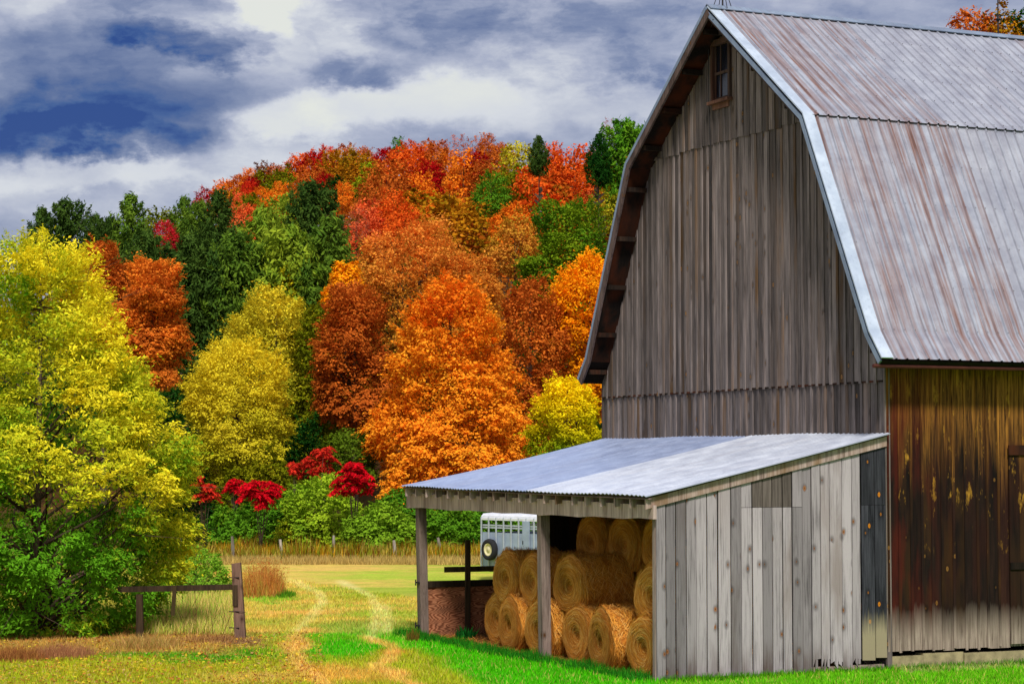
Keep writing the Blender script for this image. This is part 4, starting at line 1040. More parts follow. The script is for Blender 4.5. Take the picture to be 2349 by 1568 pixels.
# barge boards (rake fascia) wood + steel flashing
mb = MB(); strip(mb, prof_l, OV - .03, OV + .02, -.20, .17, (.3, .3, .3)); mb.build('barge_board', m_trimwood, barn)
mb = MB(); strip(mb, prof_r, OV - .02, OV + .02, -.13, .10, (.0, .3, 1.)); mb.build('rake_fascia', m_fascia, barn)
mb = MB(); strip(mb, prof_r, OV + .03, OV + .05, -.2, .07, (.0, .3, 1.)); mb.build('barge_board', m_trimwood, barn)
mb = MB(); strip(mb, prof_r, OV - .03, OV + .24, .034, .03, (.0, .3, 1.))
mb.build('rake_flashing', m_flash, barn)
mb = MB(); strip(mb, prof_l, OV - .04, OV + .24, -.03, .085, (.0, .3, 1.)); mb.build('rake_flashing', m_fascia, barn)
# gutter pole under the eave
mb = MB(); g_ = prof_r[-1]; mb.tube([(OV - .12, g_[0] + .12, g_[1] - .12), (OX1, g_[0] + .12, g_[1] - .1)], [.04, .04], 8)
mb.build('gutter', plain('rusty_iron', C(84, 44, 36), .7, .3), barn)
# gable window
wx = -.085
mb = MB(); fw = .085
mb.box(wx - .06, wx + .03, wy0 - fw, wy0, wz0 - .02, wz1 + .1); mb.box(wx - .06, wx + .03, wy1, wy1 + fw, wz0 - .02, wz1 + .1)
mb.box(wx - .075, wx + .03, wy0 - fw - .02, wy1 + fw + .02, wz1, wz1 + .12)
wf = mb.build('window', m_wtim, barn)
mb = MB(); mb.box(wx - .14, wx + .03, wy0 - fw - .04, wy1 + fw + .04, wz0 - .1, wz0 - .03); mb.box(wx - .05, wx, wy0 - .02, wy1 + .02, wz0 - .22, wz0 - .1)
mb.build('sill', wood('rusty_sill', C(70, 44, 34), C(130, 94, 78), C(120, 60, 34)), wf)
mb = MB(); zm = (wz0 + wz1) / 2 - .02; mb.box(wx + .004, wx + .03, wy0, wy1, zm - .03, zm + .03); mb.box(wx + .008, wx + .03, wy0, wy0 + .05, wz0, wz1); mb.box(wx + .008, wx + .03, wy1 - .05, wy1, wz0, wz1)
mb.box(wx + .01, wx + .03, wy0 + .05, wy1 - .05, wz0 - .03, wz0 + .05); mb.box(wx + .012, wx + .03, wy1 - .26, wy1 - .235, wz0 + .05, wz1)
mb.build('sash', m_wtim, wf)
mb = MB(); mb.box(wx + .034, wx + .044, wy0, wy1, wz0, wz1); mb.build('pane', m_glass, wf)
mb = MB(); mb.box(0, .04, wy0 - .2, wy1 + .2, wz0 - .2, wz1 + .2); mb.build('backing', m_soff, wf)
# lightning rods and cable
for px_, py_ in ((1657, 16), (2289, 72)):
    k = (px_ - CX) / F
    P = C0 + Gv * prof_r[0][0]; tt = solve_t(P, Lv, px_, prof_r[0][1])
    mb = MB(); zt_ = prof_r[0][1] + .1; y_ = prof_r[0][0]
    mb.tube([(tt, y_, zt_), (tt, y_, zt_ + 1.0)], [.02, .012], 6)
    if px_ < 2000:
        for dx, dy in ((.22, 0), (-.22, 0), (0, .2), (0, -.2)): mb.tube([(tt + dx, y_ + dy, zt_ - (.1 if dy else 0)), (tt, y_, zt_ + .55)], [.009, .009], 5)
    else: 
        mb.tube([(tt, y_, zt_ + .28), (tt, y_, zt_ + .34), (tt, y_, zt_ + .40)], [.02, .06, .02], 8)
    mb.build('lightning_rod', m_dark, barn)
mb = MB(); y_ = wy1 + .13
mb.tube([(OV - .03, prof_r[0][0] - .3, prof_r[0][1] - .3), (-.16, y_, wz1 + .2), (-.15, y_ + .02, wz0), (-.11, y_ + .0, seam2 - .4), (-.11, y_ + .04, 7.5), (-.11, y_ - .02, attz + .1)], [.011] * 6, 5)
mb.build('ground_cable', m_dark, barn)

# ------------------------------------------------ SHED
shed = empty('open_shed', tuple(C0), AZ); tag(shed, 'open fronted lean-to shed with corrugated roof and grey board side wall', 'shed')
rx0 = SX - .30
y_a, zfront = unproj_x(1482, 1141, rx0); y_b, zf2 = unproj_x(918, 1116, rx0)
ybnd, _ = unproj_x(1205, 1129, rx0)
print('shed roof front', y_a, zfront, y_b, zf2, 'boundary', ybnd)
zatt_r = unproj_x(2035, 996, -.03)[1]
slope_pts = lambda z0, z1: [(rx0, z0), (SX * .5, z0 + (z1 - z0) * .53), (-.03, z1)]
def shed_panel(ya, yb, za, zb, name, mat, up):
    n = int(abs(yb - ya) / .17); V = []; Fq = []; A = []; cols = 10
    js = n * 4
    for j in range(js + 1):
        y = ya + (yb - ya) * j / js; f = (y - y_a) / (y_b - y_a); ph = j % 4; hgt = (.0, .015, .028, .013)[ph]
        z0 = zfront + (zf2 - zfront) * f; z1 = zatt_r + (attz - zatt_r) * min(1, f * 2)
        for i in range(cols + 1):
            s = i / cols; sag = -.03 * math.sin(PI * s) + .012 * math.sin(y * 1.3 + s * 4)
            x = rx0 + (-.03 - rx0) * s + (0.015 * math.sin(y * 5) if i == 0 else 0)
            V.append((x, y, z0 + (z1 - z0) * s + hgt + sag + up))
    for j in range(js):
        for i in range(cols):
            a_ = j * (cols + 1) + i; Fq.append((a_, a_ + 1, a_ + cols + 2, a_ + cols + 1)); A.append((.02 + .1 * ((j // 30 + i // 4) % 2), .5, (.35, 1., .9, .6)[j % 4]))  # valley faces darkened in the colour to paint in corrugation shading
    o = link(name, mesh_np(name, V, Fq, A, mat, False), shed)
    md = o.modifiers.new('thick', 'SOLIDIFY'); md.thickness = .006; md.offset = 1
shed_panel(y_a, ybnd + .02, zfront, zf2, 'roof_sheet', m_sroof, .014)
shed_panel(ybnd, y_b, zfront, zf2, 'roof_sheet', m_sroof2, 0)
def szt(x, y):  # underside of shed roof
    s = (x - rx0) / (-.03 - rx0); f = (y - y_a) / (y_b - y_a); z0 = zfront + (zf2 - zfront) * f; z1 = zatt_r + (attz - zatt_r) * min(1, f * 2)
    return z0 + (z1 - z0) * s - .03 * math.sin(PI * min(max(s, 0), 1)) - .012
# rafters
random.seed(5)
nr = 20
for i in range(nr):
    y = y_a + .12 + (y_b - y_a - .3) * i / (nr - 1) + random.uniform(-.04, .04); mb = MB(); ov_ = random.uniform(-.02, .05)
    x0_ = SX - .24 - ov_ * .4; x1_ = -.04
    za, zb_ = szt(x0_, y) - .024, szt(x1_, y) - .024; hgt = .19
    mb.hexa([(x0_, y - .022, za - hgt), (x1_, y - .022, zb_ - hgt), (x1_, y + .022, zb_ - hgt), (x0_, y + .022, za - hgt), (x0_, y - .022, za), (x1_, y - .022, zb_), (x1_, y + .022, zb_), (x0_, y + .022, za)])
    mb.build('rafter', m_beam, shed)
# purlin strip under roof front edge
mb = MB()
mb.hexa([(rx0 + .05, y_a + .03, szt(rx0, y_a) - .022), (rx0 + .13, y_a + .03, szt(rx0, y_a) - .022), (rx0 + .13, y_b - .03, szt(rx0, y_b) - .022), (rx0 + .05, y_b - .03, szt(rx0, y_b) - .022),
         (rx0 + .05, y_a + .03, szt(rx0, y_a) - .003), (rx0 + .13, y_a + .03, szt(rx0 + .1, y_a) - .003), (rx0 + .13, y_b - .03, szt(rx0 + .1, y_b) - .003), (rx0 + .05, y_b - .03, szt(rx0, y_b) - .003)])
mb.build('edge_purlin', m_trimwood, shed)
# header beam (two lengths)
bz = [unproj_x(*p, SX - .1) for p in ((932, 1130), (1236, 1143), (1500, 1158), (932, 1163), (1236, 1180), (1500, 1190))]
print('beam', bz)
for (i, j, dx) in ((0, 1, 0.), (1, 2, .02)):
    (ya_, zta), (yb_, ztb) = bz[i], bz[j]; zba, zbb = bz[i + 3][1], bz[j + 3][1]; x0_, x1_ = SX - .1 - dx, SX - .03 - dx
    mb = MB(); seg = 8
    for k in range(seg):
        f0, f1 = k / seg, (k + 1) / seg; Y0, Y1 = yb_ + (ya_ - yb_) * f0, yb_ + (ya_ - yb_) * f1
        za0, za1 = ztb + (zta - ztb) * f0, ztb + (zta - ztb) * f1; w0 = .015 * math.sin(f0 * 17); w1 = .015 * math.sin(f1 * 17)
        zb0, zb1 = zbb + (zba - zbb) * f0 + w0, zbb + (zba - zbb) * f1 + w1
        mb.hexa([(x0_, Y0, zb0), (x1_, Y0, zb0), (x1_, Y1, zb1), (x0_, Y1, zb1), (x0_, Y0, za0), (x1_, Y0, za0), (x1_, Y1, za1), (x0_, Y1, za1)], (.8, .4, .4))
    mb.build('header_beam', m_beam, shed)
# posts
def spost(px_b, py_b, y_hint, w=.17, top=None, px_t=None):
    yb_, zb_ = unproj_x(px_b, py_b, SX - .0); yt_ = unproj_x(px_t, 1180, SX)[0] if px_t else yb_
    mb = MB(); zt_ = top; a = [(SX - .03, yb_ - w / 2, -.25), (SX + w - .03, yb_ - w / 2, -.25), (SX + w - .03, yb_ + w / 2, -.25), (SX - .03, yb_ + w / 2, -.25)]
    b = [(p[0], p[1] + (yt_ - yb_), zt_) for p in a]; mb.hexa(a + b); return mb.build('post', m_post, shed), yb_
_, yp1 = spost(965, 1465, 0, .2, bz[0][1] - .02, 958)
_, yp2 = spost(1243, 1510, 0, .2, bz[1][1] - .02, 1238)
mb = MB(); mb.box(SX - .02, SX + .1, .005, .1, -.1, bz[2][1] - .02); mb.build('post', m_post, shed)
# back posts and interior
for x_ in (SX * .5,):
    mb = MB(); mb.box(x_ - .07, x_ + .07, yp1 - .07, yp1 + .07, -.1, szt(x_, yp1) - .15); 
# plywood end panel with top rail, plus post and rail
zpl = unproj_y(1030, 1342, yp1)[1]; print('ply', zpl, yp1, yp2)
mb = MB(); mb.box(SX + .17, -.3, yp1 + .02, yp1 + .04, .0, zpl); mb.build('plywood_panel', m_ply, shed)
mb = MB(); mb.box(SX + .17, -.3, yp1 - .025, yp1 + .018, zpl - .03, zpl + .12); mb.build('rail', m_frail, shed)
xp_, ztp = unproj_y(1072, 1238, yp1 - .05); mb = MB(); mb.box(xp_ - .06, xp_ + .06, yp1 - .1, yp1 - .03, 0, ztp); mb.build('stud', m_frail, shed)
xa_, zr = unproj_y(1019, 1305, yp1 + .0); mb = MB(); mb.box(xa_, xa_ + 2.6, yp1 - .02, yp1 + .02, zr - .07, zr + .06); mb.build('rail', m_frail, shed)
xe_ = unproj_y(1256, 1250, yp1)[0]; mb = MB(); q_ = xe_
while q_ < -.06: mb.box(q_, min(q_ + .2, -.05), yp1 + .045, yp1 + .07, 0, szt(q_, yp1) - .05); q_ += .204
mb.build('end_wall', m_soff, shed)
# hinges on the left post
mb = MB()
for py_ in (1334, 1432):
    yy_, zz_ = unproj_x(955, py_, SX); mb.box(SX - .07, SX - .032, yp1 - .02, yp1 + .18, zz_ - .02, zz_ + .02); mb.tube([(SX - .07, yp1 + .16, zz_ - .07), (SX - .07, yp1 + .16, zz_ + .07)], [.015, .015], 6)
mb.build('gate_hinge', m_dark, shed)
# side wall boards (plane y=0, outward -y)
random.seed(21)
edges_px = [1503, 1525, 1548, 1572, 1595, 1620, 1644, 1674, 1698, 1723, 1747, 1770, 1793, 1815, 1838, 1859, 1880, 1901, 1930, 1953, 1973, 2004, 2036]
ex = [unproj_y(p, 1400, 0)[0] for p in edges_px]
hatch0, hatch1 = 8, 13
zh = unproj_y(1780, 1162, -.03)[1]; bottoms = [1561, 1561, 1566, 1556, 1549, 1551, 1549, 1552, 1548, 1549, 1547, 1546, 1547, 1541, 1546, 1512, 1510, 1514, 1536, 1508, 1512, 1506]
mb = MB(); mbd = MB(); mbk = MB()
def wboard(mbx, x0, x1, zb0, zt, off, at_, zb1=None):
    zb1 = zb0 if zb1 is None else zb1
    f = lambda x: szt(x, 0) - .03 if zt is None else zt
    mbx.hexa([(x0, -off - .024, zb0), (x1, -off - .024, zb1), (x1, -off, zb1), (x0, -off, zb0), (x0, -off - .024, f(x0)), (x1, -off - .024, f(x1)), (x1, -off, f(x1)), (x0, -off, f(x0))], at_)
for i in range(len(ex) - 1):
    x0_, x1_ = ex[i] + random.uniform(.005, .016), ex[i + 1] - random.uniform(.005, .016)
    zb_ = unproj_y((edges_px[i] + edges_px[i + 1]) / 2, bottoms[i], 0)[1]; off = random.uniform(0, .03)
    bright = .95 if i in (6, 9, 16, 17, 18) else random.random() * .75 + .1
    at_ = (bright, random.random() * .8, random.random())
    z2 = zb_ + random.uniform(-.03, .03)
    if hatch0 <= i <= hatch1:
        wboard(mb, x0_, x1_, zb_, zh - .008, off + .004, at_, z2)
        (wboard(mbd if 9 <= i <= 12 else mb, x0_, x1_, zh, None, off, (random.random(), .3, .3)))
    elif i >= 20:
        zsp = unproj_y(2010, 1157, 0)[1]
        wboard(mbk, x0_, x1_, zb_, zsp - .006, off + .004, (.4 + .3 * (i == 20), .2, .2 + i * .1), z2); wboard(mbk, x0_, x1_, zsp, None, off, (.25, .1, .3 + i * .1))
    else:
        wboard(mb, x0_, x1_, zb_, None, off, at_, z2)
        if 15 <= i <= 19 :  # splintered feet
            w3 = (x1_ - x0_) / 3
            for q in range(3):
                if random.random() < .75: wboard(mb, x0_ + q * w3, x0_ + (q + .8) * w3, zb_ - random.uniform(.03, .2), zb_ + .01, off + .001, at_, zb_ - random.uniform(0, .2))
mb.build('side_wall', m_shed, shed); mbd.build('side_wall_patch', m_shed_dark, shed); mbk.build('stained_boards', m_black, shed)
# gable verge board of the shed roof
mb = MB()
pa, pb = (rx0 + .05, szt(rx0, 0)), (-.03, szt(-.03, 0))
mb.hexa([(pa[0], -.075, pa[1] - .12), (pb[0], -.075, pb[1] - .12), (pb[0], -.03, pb[1] - .12), (pa[0], -.03, pa[1] - .12), (pa[0], -.075, pa[1] - .01), (pb[0], -.075, pb[1] - .01), (pb[0], -.03, pb[1] - .01), (pa[0], -.03, pa[1] - .01)], (.35, .6, .3))
mb.build('verge_board', m_trimwood, shed)
# sill timber behind the boards
mb = MB(); mb.box(SX + .9, -.1, -.004, .12, -.1, .13, (.9, .3, .2)); mb.box(-1.5, -.3, -.04, .0, -.08, .10, (.9, .6, .3)); mb.build('sill_timber', m_post, shed)
mb = MB(); 
for z_ in (1.2, 2.5): mb.box(SX + .12, -.06, .005, .09, z_, z_ + .12)
mb.build('wall_girt', m_soff, shed)

# ------------------------------------------------ HAY BALES
m_hay, t, out = newmat('hay'); r = t.attr('rnd'); rx_, ry_, rz_ = t.sep(r); o = t.obj(); oi = t.n('ShaderNodeObjectInfo')
c = t.mix(rx_, C(170, 94, 22), C(250, 176, 64)); c = t.mix(t.mr(ry_, .6, 1., 0, .7), c, C(255, 212, 124)); 
c = t.mix(t.m('MULTIPLY', oi.outputs['Random'], .25), c, C(176, 106, 36))
principled(t, out, c, .8, 0, None, spec=.2)
def bale_mesh(seed):
    rg = np.random.RandomState(seed); R = .62; Lh = .60
    def surf(x, th, r):   # lumpy squashed cylinder
        k = 1 + .03 * math.sin(th * 3 + seed) + .02 * math.sin(th * 7 + x * 5) + .015 * math.sin(x * 11 + th * 2)
        yy = math.cos(th) * r * k * 1.15; zz = math.sin(th) * r * k
        if zz < -.5: zz = -.5 + (zz + .5) * .4
        return (x, yy, zz)
    mb = MB(); nth = 40
    prof = [(-Lh + .10, .02), (-Lh + .05, .12), (-Lh - .005, .26), (-Lh - .02, .42), (-Lh, .54), (-Lh + .06, .605), (-Lh * .5, R), (0, R * 1.01), (Lh * .5, R), (Lh - .06, .605), (Lh, .54), (Lh + .02, .4), (Lh, .2), (Lh - .05, .02)]
    i0 = 0
    for (x, r_) in prof:
        for j in range(nth): mb.v.append(surf(x, 2 * PI * j / nth, r_))
    for k in range(len(prof) - 1):
        for j in range(nth): mb.f.append([k * nth + j, k * nth + (j + 1) % nth, (k + 1) * nth + (j + 1) % nth, (k + 1) * nth + j]); mb.a.append((.12 + .15 * rg.rand(), .1, .1))
    mb.f.append(list(range(nth))[::-1]); mb.a.append((.0, 0, 0)); e = (len(prof) - 1) * nth; mb.f.append([e + j for j in range(nth)]); mb.a.append((0, 0, 0))
    core = mb
    # strands
    def strand(pts, w, nrm, at_):
        i = len(core.v)
        for k, p in enumerate(pts):
            a = Vector(pts[min(k + 1, len(pts) - 1)]) - Vector(pts[max(k - 1, 0)]); s = a.cross(nrm[k]).normalized() * w * (.5 if 0 < k < len(pts) - 1 else .15)
            core.v.append(tuple(Vector(p) + s)); core.v.append(tuple(Vector(p) - s))
        for k in range(len(pts) - 1): core.f.append([i + 2 * k, i + 2 * k + 1, i + 2 * k + 3, i + 2 * k + 2]); core.a.append(at_)
    for q in range(4200):
        x = (rg.rand() * 2 - 1) * Lh; th = rg.rand() * 2 * PI; ln = .12 + .3 * rg.rand(); sl = rg.randn() * .12; lift = .004 + .06 * rg.rand() ** 2.5
        sl = max(-.56 - x, min(.56 - x, sl)); x = max(-.56, min(.56, x)); pts = []; nr = []
        for k in range(4):
            f = k / 3; tt = th + ln * f; l2 = lift * (1.3 if k in (0, 3) else 1) + (.03 * rg.rand() if k == 3 and rg.rand() < .2 else 0)
            p = surf(x + sl * f, tt, R + l2); pts.append(p); nr.append(Vector((0, math.cos(tt), math.sin(tt))))
        strand(pts, .0085, nr, (rg.rand(), rg.rand(), rg.rand()))
    for s_ in (-1, 1):
        nst = 3200 if s_ < 0 else 500
        for q in range(nst):
            r_ = .04 + .56 * math.sqrt(rg.rand()); th = rg.rand() * 2 * PI; ln = min(1.4, (.12 + .28 * rg.rand()) / r_); dr = rg.randn() * .04 + .02; lift = .004 + .03 * rg.rand() ** 2
            xb = np.interp(r_, [.02, .12, .26, .42, .54, .605], [-.50, -.55, -.605, -.62, -.60, -.54])
            pts = []; nr = []
            for k in range(4):
                f = k / 3; rr = max(.02, r_ + dr * f); xx = -np.interp(rr, [.02, .12, .26, .42, .54, .605], [.50, .55, .605, .62, .60, .54]) - lift
                pts.append(surf(xx * (1 if s_ < 0 else -1), th + ln * f, rr)); nr.append(Vector((s_, 0, 0)))
            ringd = .6 + .4 * (math.sin(r_ * 55) * .5 + .5) * (.5 + .5 * r_ / .6)
            strand(pts, .0085, nr, (rg.rand() * ringd, rg.rand(), rg.rand()))
    return core.mesh('hay_bale', m_hay)
BALES = [bale_mesh(s) for s in (1, 2, 3)]
GH = 'round hay bales stacked in the open shed'
bi = 0
def bale(ly, lx, z, label, rot, tw=0., sc_=1.):
    global bi; bi += 1
    root = link('hay_bale', BALES[bi % 3]); p = loc2w(lx, ly, z)
    root.location = tuple(p); root.rotation_euler = (rot, 0, AZ + tw); root.scale = (sc_, sc_, sc_)
    # keep flattened foot down: rotate whole turns only about small angles
    tag(root, label, 'hay bale', GH)
def by(px, xo): return unproj_x(px, 1450, xo)[0]
FX = SX + .02     # face plane of the front row
lowc = [(1466, 'front bottom row hay bale touching the shed side wall'), (1372, 'brightest hay bale in the bottom row, second from the side wall'), (1285, 'bottom row hay bale just right of the middle post'),
        (1212, 'bottom row hay bale just left of and behind the middle post'), (1142, 'bottom row hay bale second from the left'), (1078, 'leftmost hay bale in the bottom row beside the plywood panel')]
ylow = []
for i, (px_, lab) in enumerate(lowc):
    y_ = max(unproj_x(px_, 1450, FX + .0)[0], .84); ylow.append(y_)
print('bale y', ylow)
for i, (px_, lab) in enumerate(lowc):
    dx_ = (0.75, .70, .95, .85, .85, 1.25)[i]
    bale(ylow[i], FX + dx_, .54, lab, random.uniform(-.12, .12), random.uniform(-.16, .16), (1., 1.05, .98, 1.03, .97, 1.)[i])
zr2 = 1.50
up = [(ylow[0] + .02, .95, 'upper row hay bale against the shed side wall'), ((ylow[2] + ylow[3]) / 2 - .1, 1.1, 'upper row hay bale just right of the middle post'),
      ((ylow[3] + ylow[4]) / 2 + .1, 1.1, 'upper row hay bale just left of the middle post'), ((ylow[4] + ylow[5]) / 2 + .05, 1.15, 'leftmost hay bale in the upper row before the trailer')]
for i, (y_, dx_, lab) in enumerate(up): bale(y_, FX + dx_, zr2, lab, random.uniform(-.1, .1), random.uniform(-.08, .08), 1.0)
for i in range(5):
    bale(.8 + i * 1.5, FX + 2.4, .54, 'second row hay bale on the ground, ' + ['nearest the side wall', 'second from the side wall', 'third from the side wall', 'fourth from the side wall', 'farthest from the side wall'][i], .0)
for i in range(4):
    bale(1.5 + i * 1.5, FX + 2.45, zr2, 'shadowed second row hay bale on the upper level, ' + ['nearest the side wall', 'second from the side wall', 'third from the side wall', 'farthest from the side wall'][i], .0)
for i in range(3):
    bale(3.1 + i * 1.5, FX + 2.3, 2.34, 'dark top tier hay bale under the roof, ' + ['nearest the side wall', 'in the middle', 'farthest from the side wall'][i], .0)
# loose hay on the floor
rng = np.random.RandomState(44); n = 5000; lx_ = SX - .12 + 1.2 * rng.rand(n) ** 1.6; ly_ = .2 + 11 * rng.rand(n)
P = C0[None] + lx_[:, None] * Lv + ly_[:, None] * Gv; P[:, 2] = .02 + .05 * rng.rand(n)
V, Fc, A = leafset(P, rng.randn(n, 3) * .3 + np.array([0, 0, 1.]), .09, .006, np.array(C(196, 132, 66)) * (.5 + .7 * rng.rand(n, 1)), rng)
g = link('loose_hay', mesh_np('loose_hay', V, Fc, A, mblade)); tag(g, 'loose hay strands lying on the ground under the bales', 'hay', None, 'stuff')

# ------------------------------------------------ TRAILER
m_tr = plain('trailer_paint', C(150, 164, 186), .5, .15, .12, 3.); m_trl = plain('trailer_trim', C(176, 184, 196), .45, .2, .1, 4.)
m_tyre = plain('tyre_rubber', C(34, 34, 38), .85); m_rim = plain('cream_rim', C(214, 204, 160), .5, .1, .15)
DT = 75.; taz = math.radians(-50.)
tp = at(1106, 1298, DT); 
tr = empty('stock_trailer', (tp[0], tp[1], 0), taz); tag(tr, 'grey slatted livestock trailer parked in the meadow behind the shed', 'trailer')
zt_ = at(1106, 1178, DT)[2]; zb_ = at(1106, 1300, DT)[2]; TL = 5.2; TW = 1.9; print('trailer z', zb_, zt_)
ax = lambda px_: (px_ - 1106) / F * DT / (math.cos(taz) - (px_ - CX) / F * math.sin(taz))
zs1 = zt_ - .62 ; mb = MB()
mb.box(0, TL, 0, .03, zb_, zs1); mb.box(0, TL, TW - .03, TW, zb_, zs1); mb.box(0, .03, .03, TW - .03, zb_, zs1); mb.box(TL - .03, TL, .03, TW - .03, zb_, zt_ - .2)
body = mb.build('body', m_tr, tr)
mb = MB(); mb.box(0, TL, .03, TW - .03, zb_, zb_ + .06); mb.build('floor', m_dark, tr)
for y_ in (0, TW):
    mb = MB(); s_ = -1 if y_ == 0 else 1; n_ = int(TL / .40)
    for i in range(n_ + 1):
        x_ = i * TL / n_; mb.box(x_ - .02, x_ + .02, y_ + s_ * .045 - .02, y_ + s_ * .045 + .02, zb_, zt_ - .1)
    mb.build('uprights', m_trl, tr)
    mb = MB()
    for zz_ in (zs1 + .14, zs1 + .22, zs1 + .46): mb.box(0, TL, y_ - .02 + (.03 if y_ == 0 else -.03), y_ + .02 + (.03 if y_ == 0 else -.03), zz_, zz_ + .05)
    mb.build('slat_rails', m_trl, tr)
mb = MB(); secs = [(0, -.14), (.02, -.05), (.10, 0.02), (TW * .3, .05), (TW * .7, .05), (TW - .1, .02), (TW - .02, -.05), (TW, -.14)]
for k in range(len(secs) - 1):
    (ya_, za_), (yb2, zb2) = secs[k], secs[k + 1]
    mb.hexa([(-.03, ya_ - .03, zt_ + za_ - .03), (TL, ya_ - .03, zt_ + za_ - .03), (TL, yb2 - .03, zt_ + zb2 - .03), (-.03, yb2 - .03, zt_ + zb2 - .03), (-.03, ya_ - .03, zt_ + za_), (TL, ya_ - .03, zt_ + za_), (TL, yb2 - .03, zt_ + zb2), (-.03, yb2 - .03, zt_ + zb2)])
mb.box(-.035, TL, -.055, -.0, zt_ - .2, zt_ - .12)
mb.build('roof', plain('trailer_roof', C(214, 216, 226), .5, .1, .1), tr)
xd = ax(1215); mb = MB(); mb.box(xd - .32, xd + .02, -.075, -.03, zb_ + .05, zt_ - .2); td = mb.build('door', m_tr, tr)
mb = MB(); mb.box(xd - .29, xd - .27, -.095, -.076, (zb_ + zt_) / 2 - .06, (zb_ + zt_) / 2 + .06); mb.build('handle', m_dark, td)
xw = ax(1131); zw = at(1131, 1258, DT)[2]
def lathe(name, prof, mat, parent, loc, n=28):
    V = []; Fq = []
    for (yy_, r_) in prof:
        for j in range(n): V.append((loc[0] + math.cos(2 * PI * j / n) * r_, loc[1] + yy_, loc[2] + math.sin(2 * PI * j / n) * r_))
    for k in range(len(prof) - 1):
        for j in range(n): Fq.append((k * n + j, k * n + (j + 1) % n, (k + 1) * n + (j + 1) % n, (k + 1) * n + j))
    return link(name, mesh_np(name, V, Fq, np.full((len(Fq), 3), .5), mat, True), parent)
sw = lathe('spare_wheel', [(0, .2), (0, .3), (-.03, .36), (-.12, .375), (-.18, .36), (-.22, .31), (-.21, .24), (-.19, .22), (-.17, .22)], m_tyre, tr, (xw, -.06, zw))
lathe('rim', [(-.16, .22), (-.19, .215), (-.17, .18), (-.14, .17), (-.15, .09), (-.17, .08), (-.17, .001)], m_rim, sw, (xw, -.06, zw))
for i, y_ in enumerate((.2, TW)):
    for x_ in (2.3, 3.1):
        w_ = lathe('wheel', [(0, .2), (0, .33), (-.05, .36), (-.16, .36), (-.2, .32), (-.2, .2)], m_tyre, tr, (x_, y_, .36)); lathe('rim', [(-.18, .2), (-.15, .16), (-.17, .08), (-.17, .001)], m_rim, w_, (x_, y_, .36))
mb = MB(); mb.box(.0, .1, .3, TW - .3, zb_ - .16, zb_ - .02); mb.tube([(TL, TW / 2, .5), (TL + 1.2, TW / 2, .5)], [.06, .05], 8); mb.tube([(TL + 1.1, TW / 2, .5), (TL + 1.1, TW / 2, 0)], [.04, .04], 8)
mb.box(1.6, 3.8, .1, TW - .1, .33, .42); mb.build('chassis', m_dark, tr)
mb = MB(); mb.box(-.035, -.0, .06, .16, zb_ + .12, zb_ + .24); mb.build('tail_light', plain('red_lens', C(170, 20, 20), .3), tr)

# ------------------------------------------------ wooden fence (near left)
fence = empty('rail_fence', (0, 0, 0)); tag(fence, 'old rail fence with leaning square post left of the wheel tracks', 'fence')
pb_ = gnd(553, 1466); D_ = pb_[1]; pt_ = at(542, 1291, D_); mb = MB()
fence.location = (pb_[0], pb_[1], 0)
rel = lambda p: (p[0] - pb_[0], p[1] - pb_[1], p[2])
w_ = .125
A_ = [(-w_, -w_, -.2), (w_, -w_, -.2), (w_, w_, -.2), (-w_, w_, -.2)]
rt = rel(pt_); mb.hexa(A_ + [(p[0] * .82 + rt[0], p[1] * .82, rt[2] + (.02 if p[0] > 0 else -.01)) for p in A_], (.6, .6, .4)); mb.build('post', m_fpost, fence)
pl = rel(at(322, 1460, D_)); pl2 = rel(at(320, 1352, D_)); mb = MB(); mb.hexa([(pl[0] + a_ * .08, b_ * .08, -.2) for a_, b_ in ((-1, -1), (1, -1), (1, 1), (-1, 1))] + [(pl2[0] + a_ * .07, b_ * .07, pl2[2] - .1) for a_, b_ in ((-1, -1), (1, -1), (1, 1), (-1, 1))]); mb.build('post', m_frail, fence)
ra, rb = rel(at(270, 1351, D_)), rel(at(540, 1345, D_)); mb = MB(); mb.bar((ra[0], .0, ra[2]), (rb[0], -.02, rb[2]), .05, .13, (.5, .3, .2)); mb.build('rail', m_frail, fence)
ba, bb = rel(at(402, 1342, D_)), rel(at(397, 1410, D_)); mb = MB(); mb.bar((ba[0], -.06, ba[2]), (bb[0], -.06, bb[2]), .09, .04); mb.build('brace', m_frail, fence)
ba, bb = rel(at(540, 1340, D_)), rel(at(541, 1388, D_)); mb = MB(); mb.bar((ba[0], -.12, ba[2]), (bb[0], -.12, bb[2]), .12, .05); mb.build('brace', m_frail, fence)
mb = MB()
for py_ in (1323, 1401, 1438):
    q_ = rel(at(536, py_, D_)); mb.tube([(q_[0] - .1, -.05, q_[2]), (q_[0] + .14, -.14, q_[2])], [.012, .012], 5); 
q_ = rel(at(536, 1400, D_)); q2 = rel(at(558, 1402, D_)); mb.tube([(q_[0], -.14, q_[2] + .01), (q2[0] + .06, -.15, q2[2])], [.006] * 2, 4)
mb.build('fence_wire', m_dark, fence)
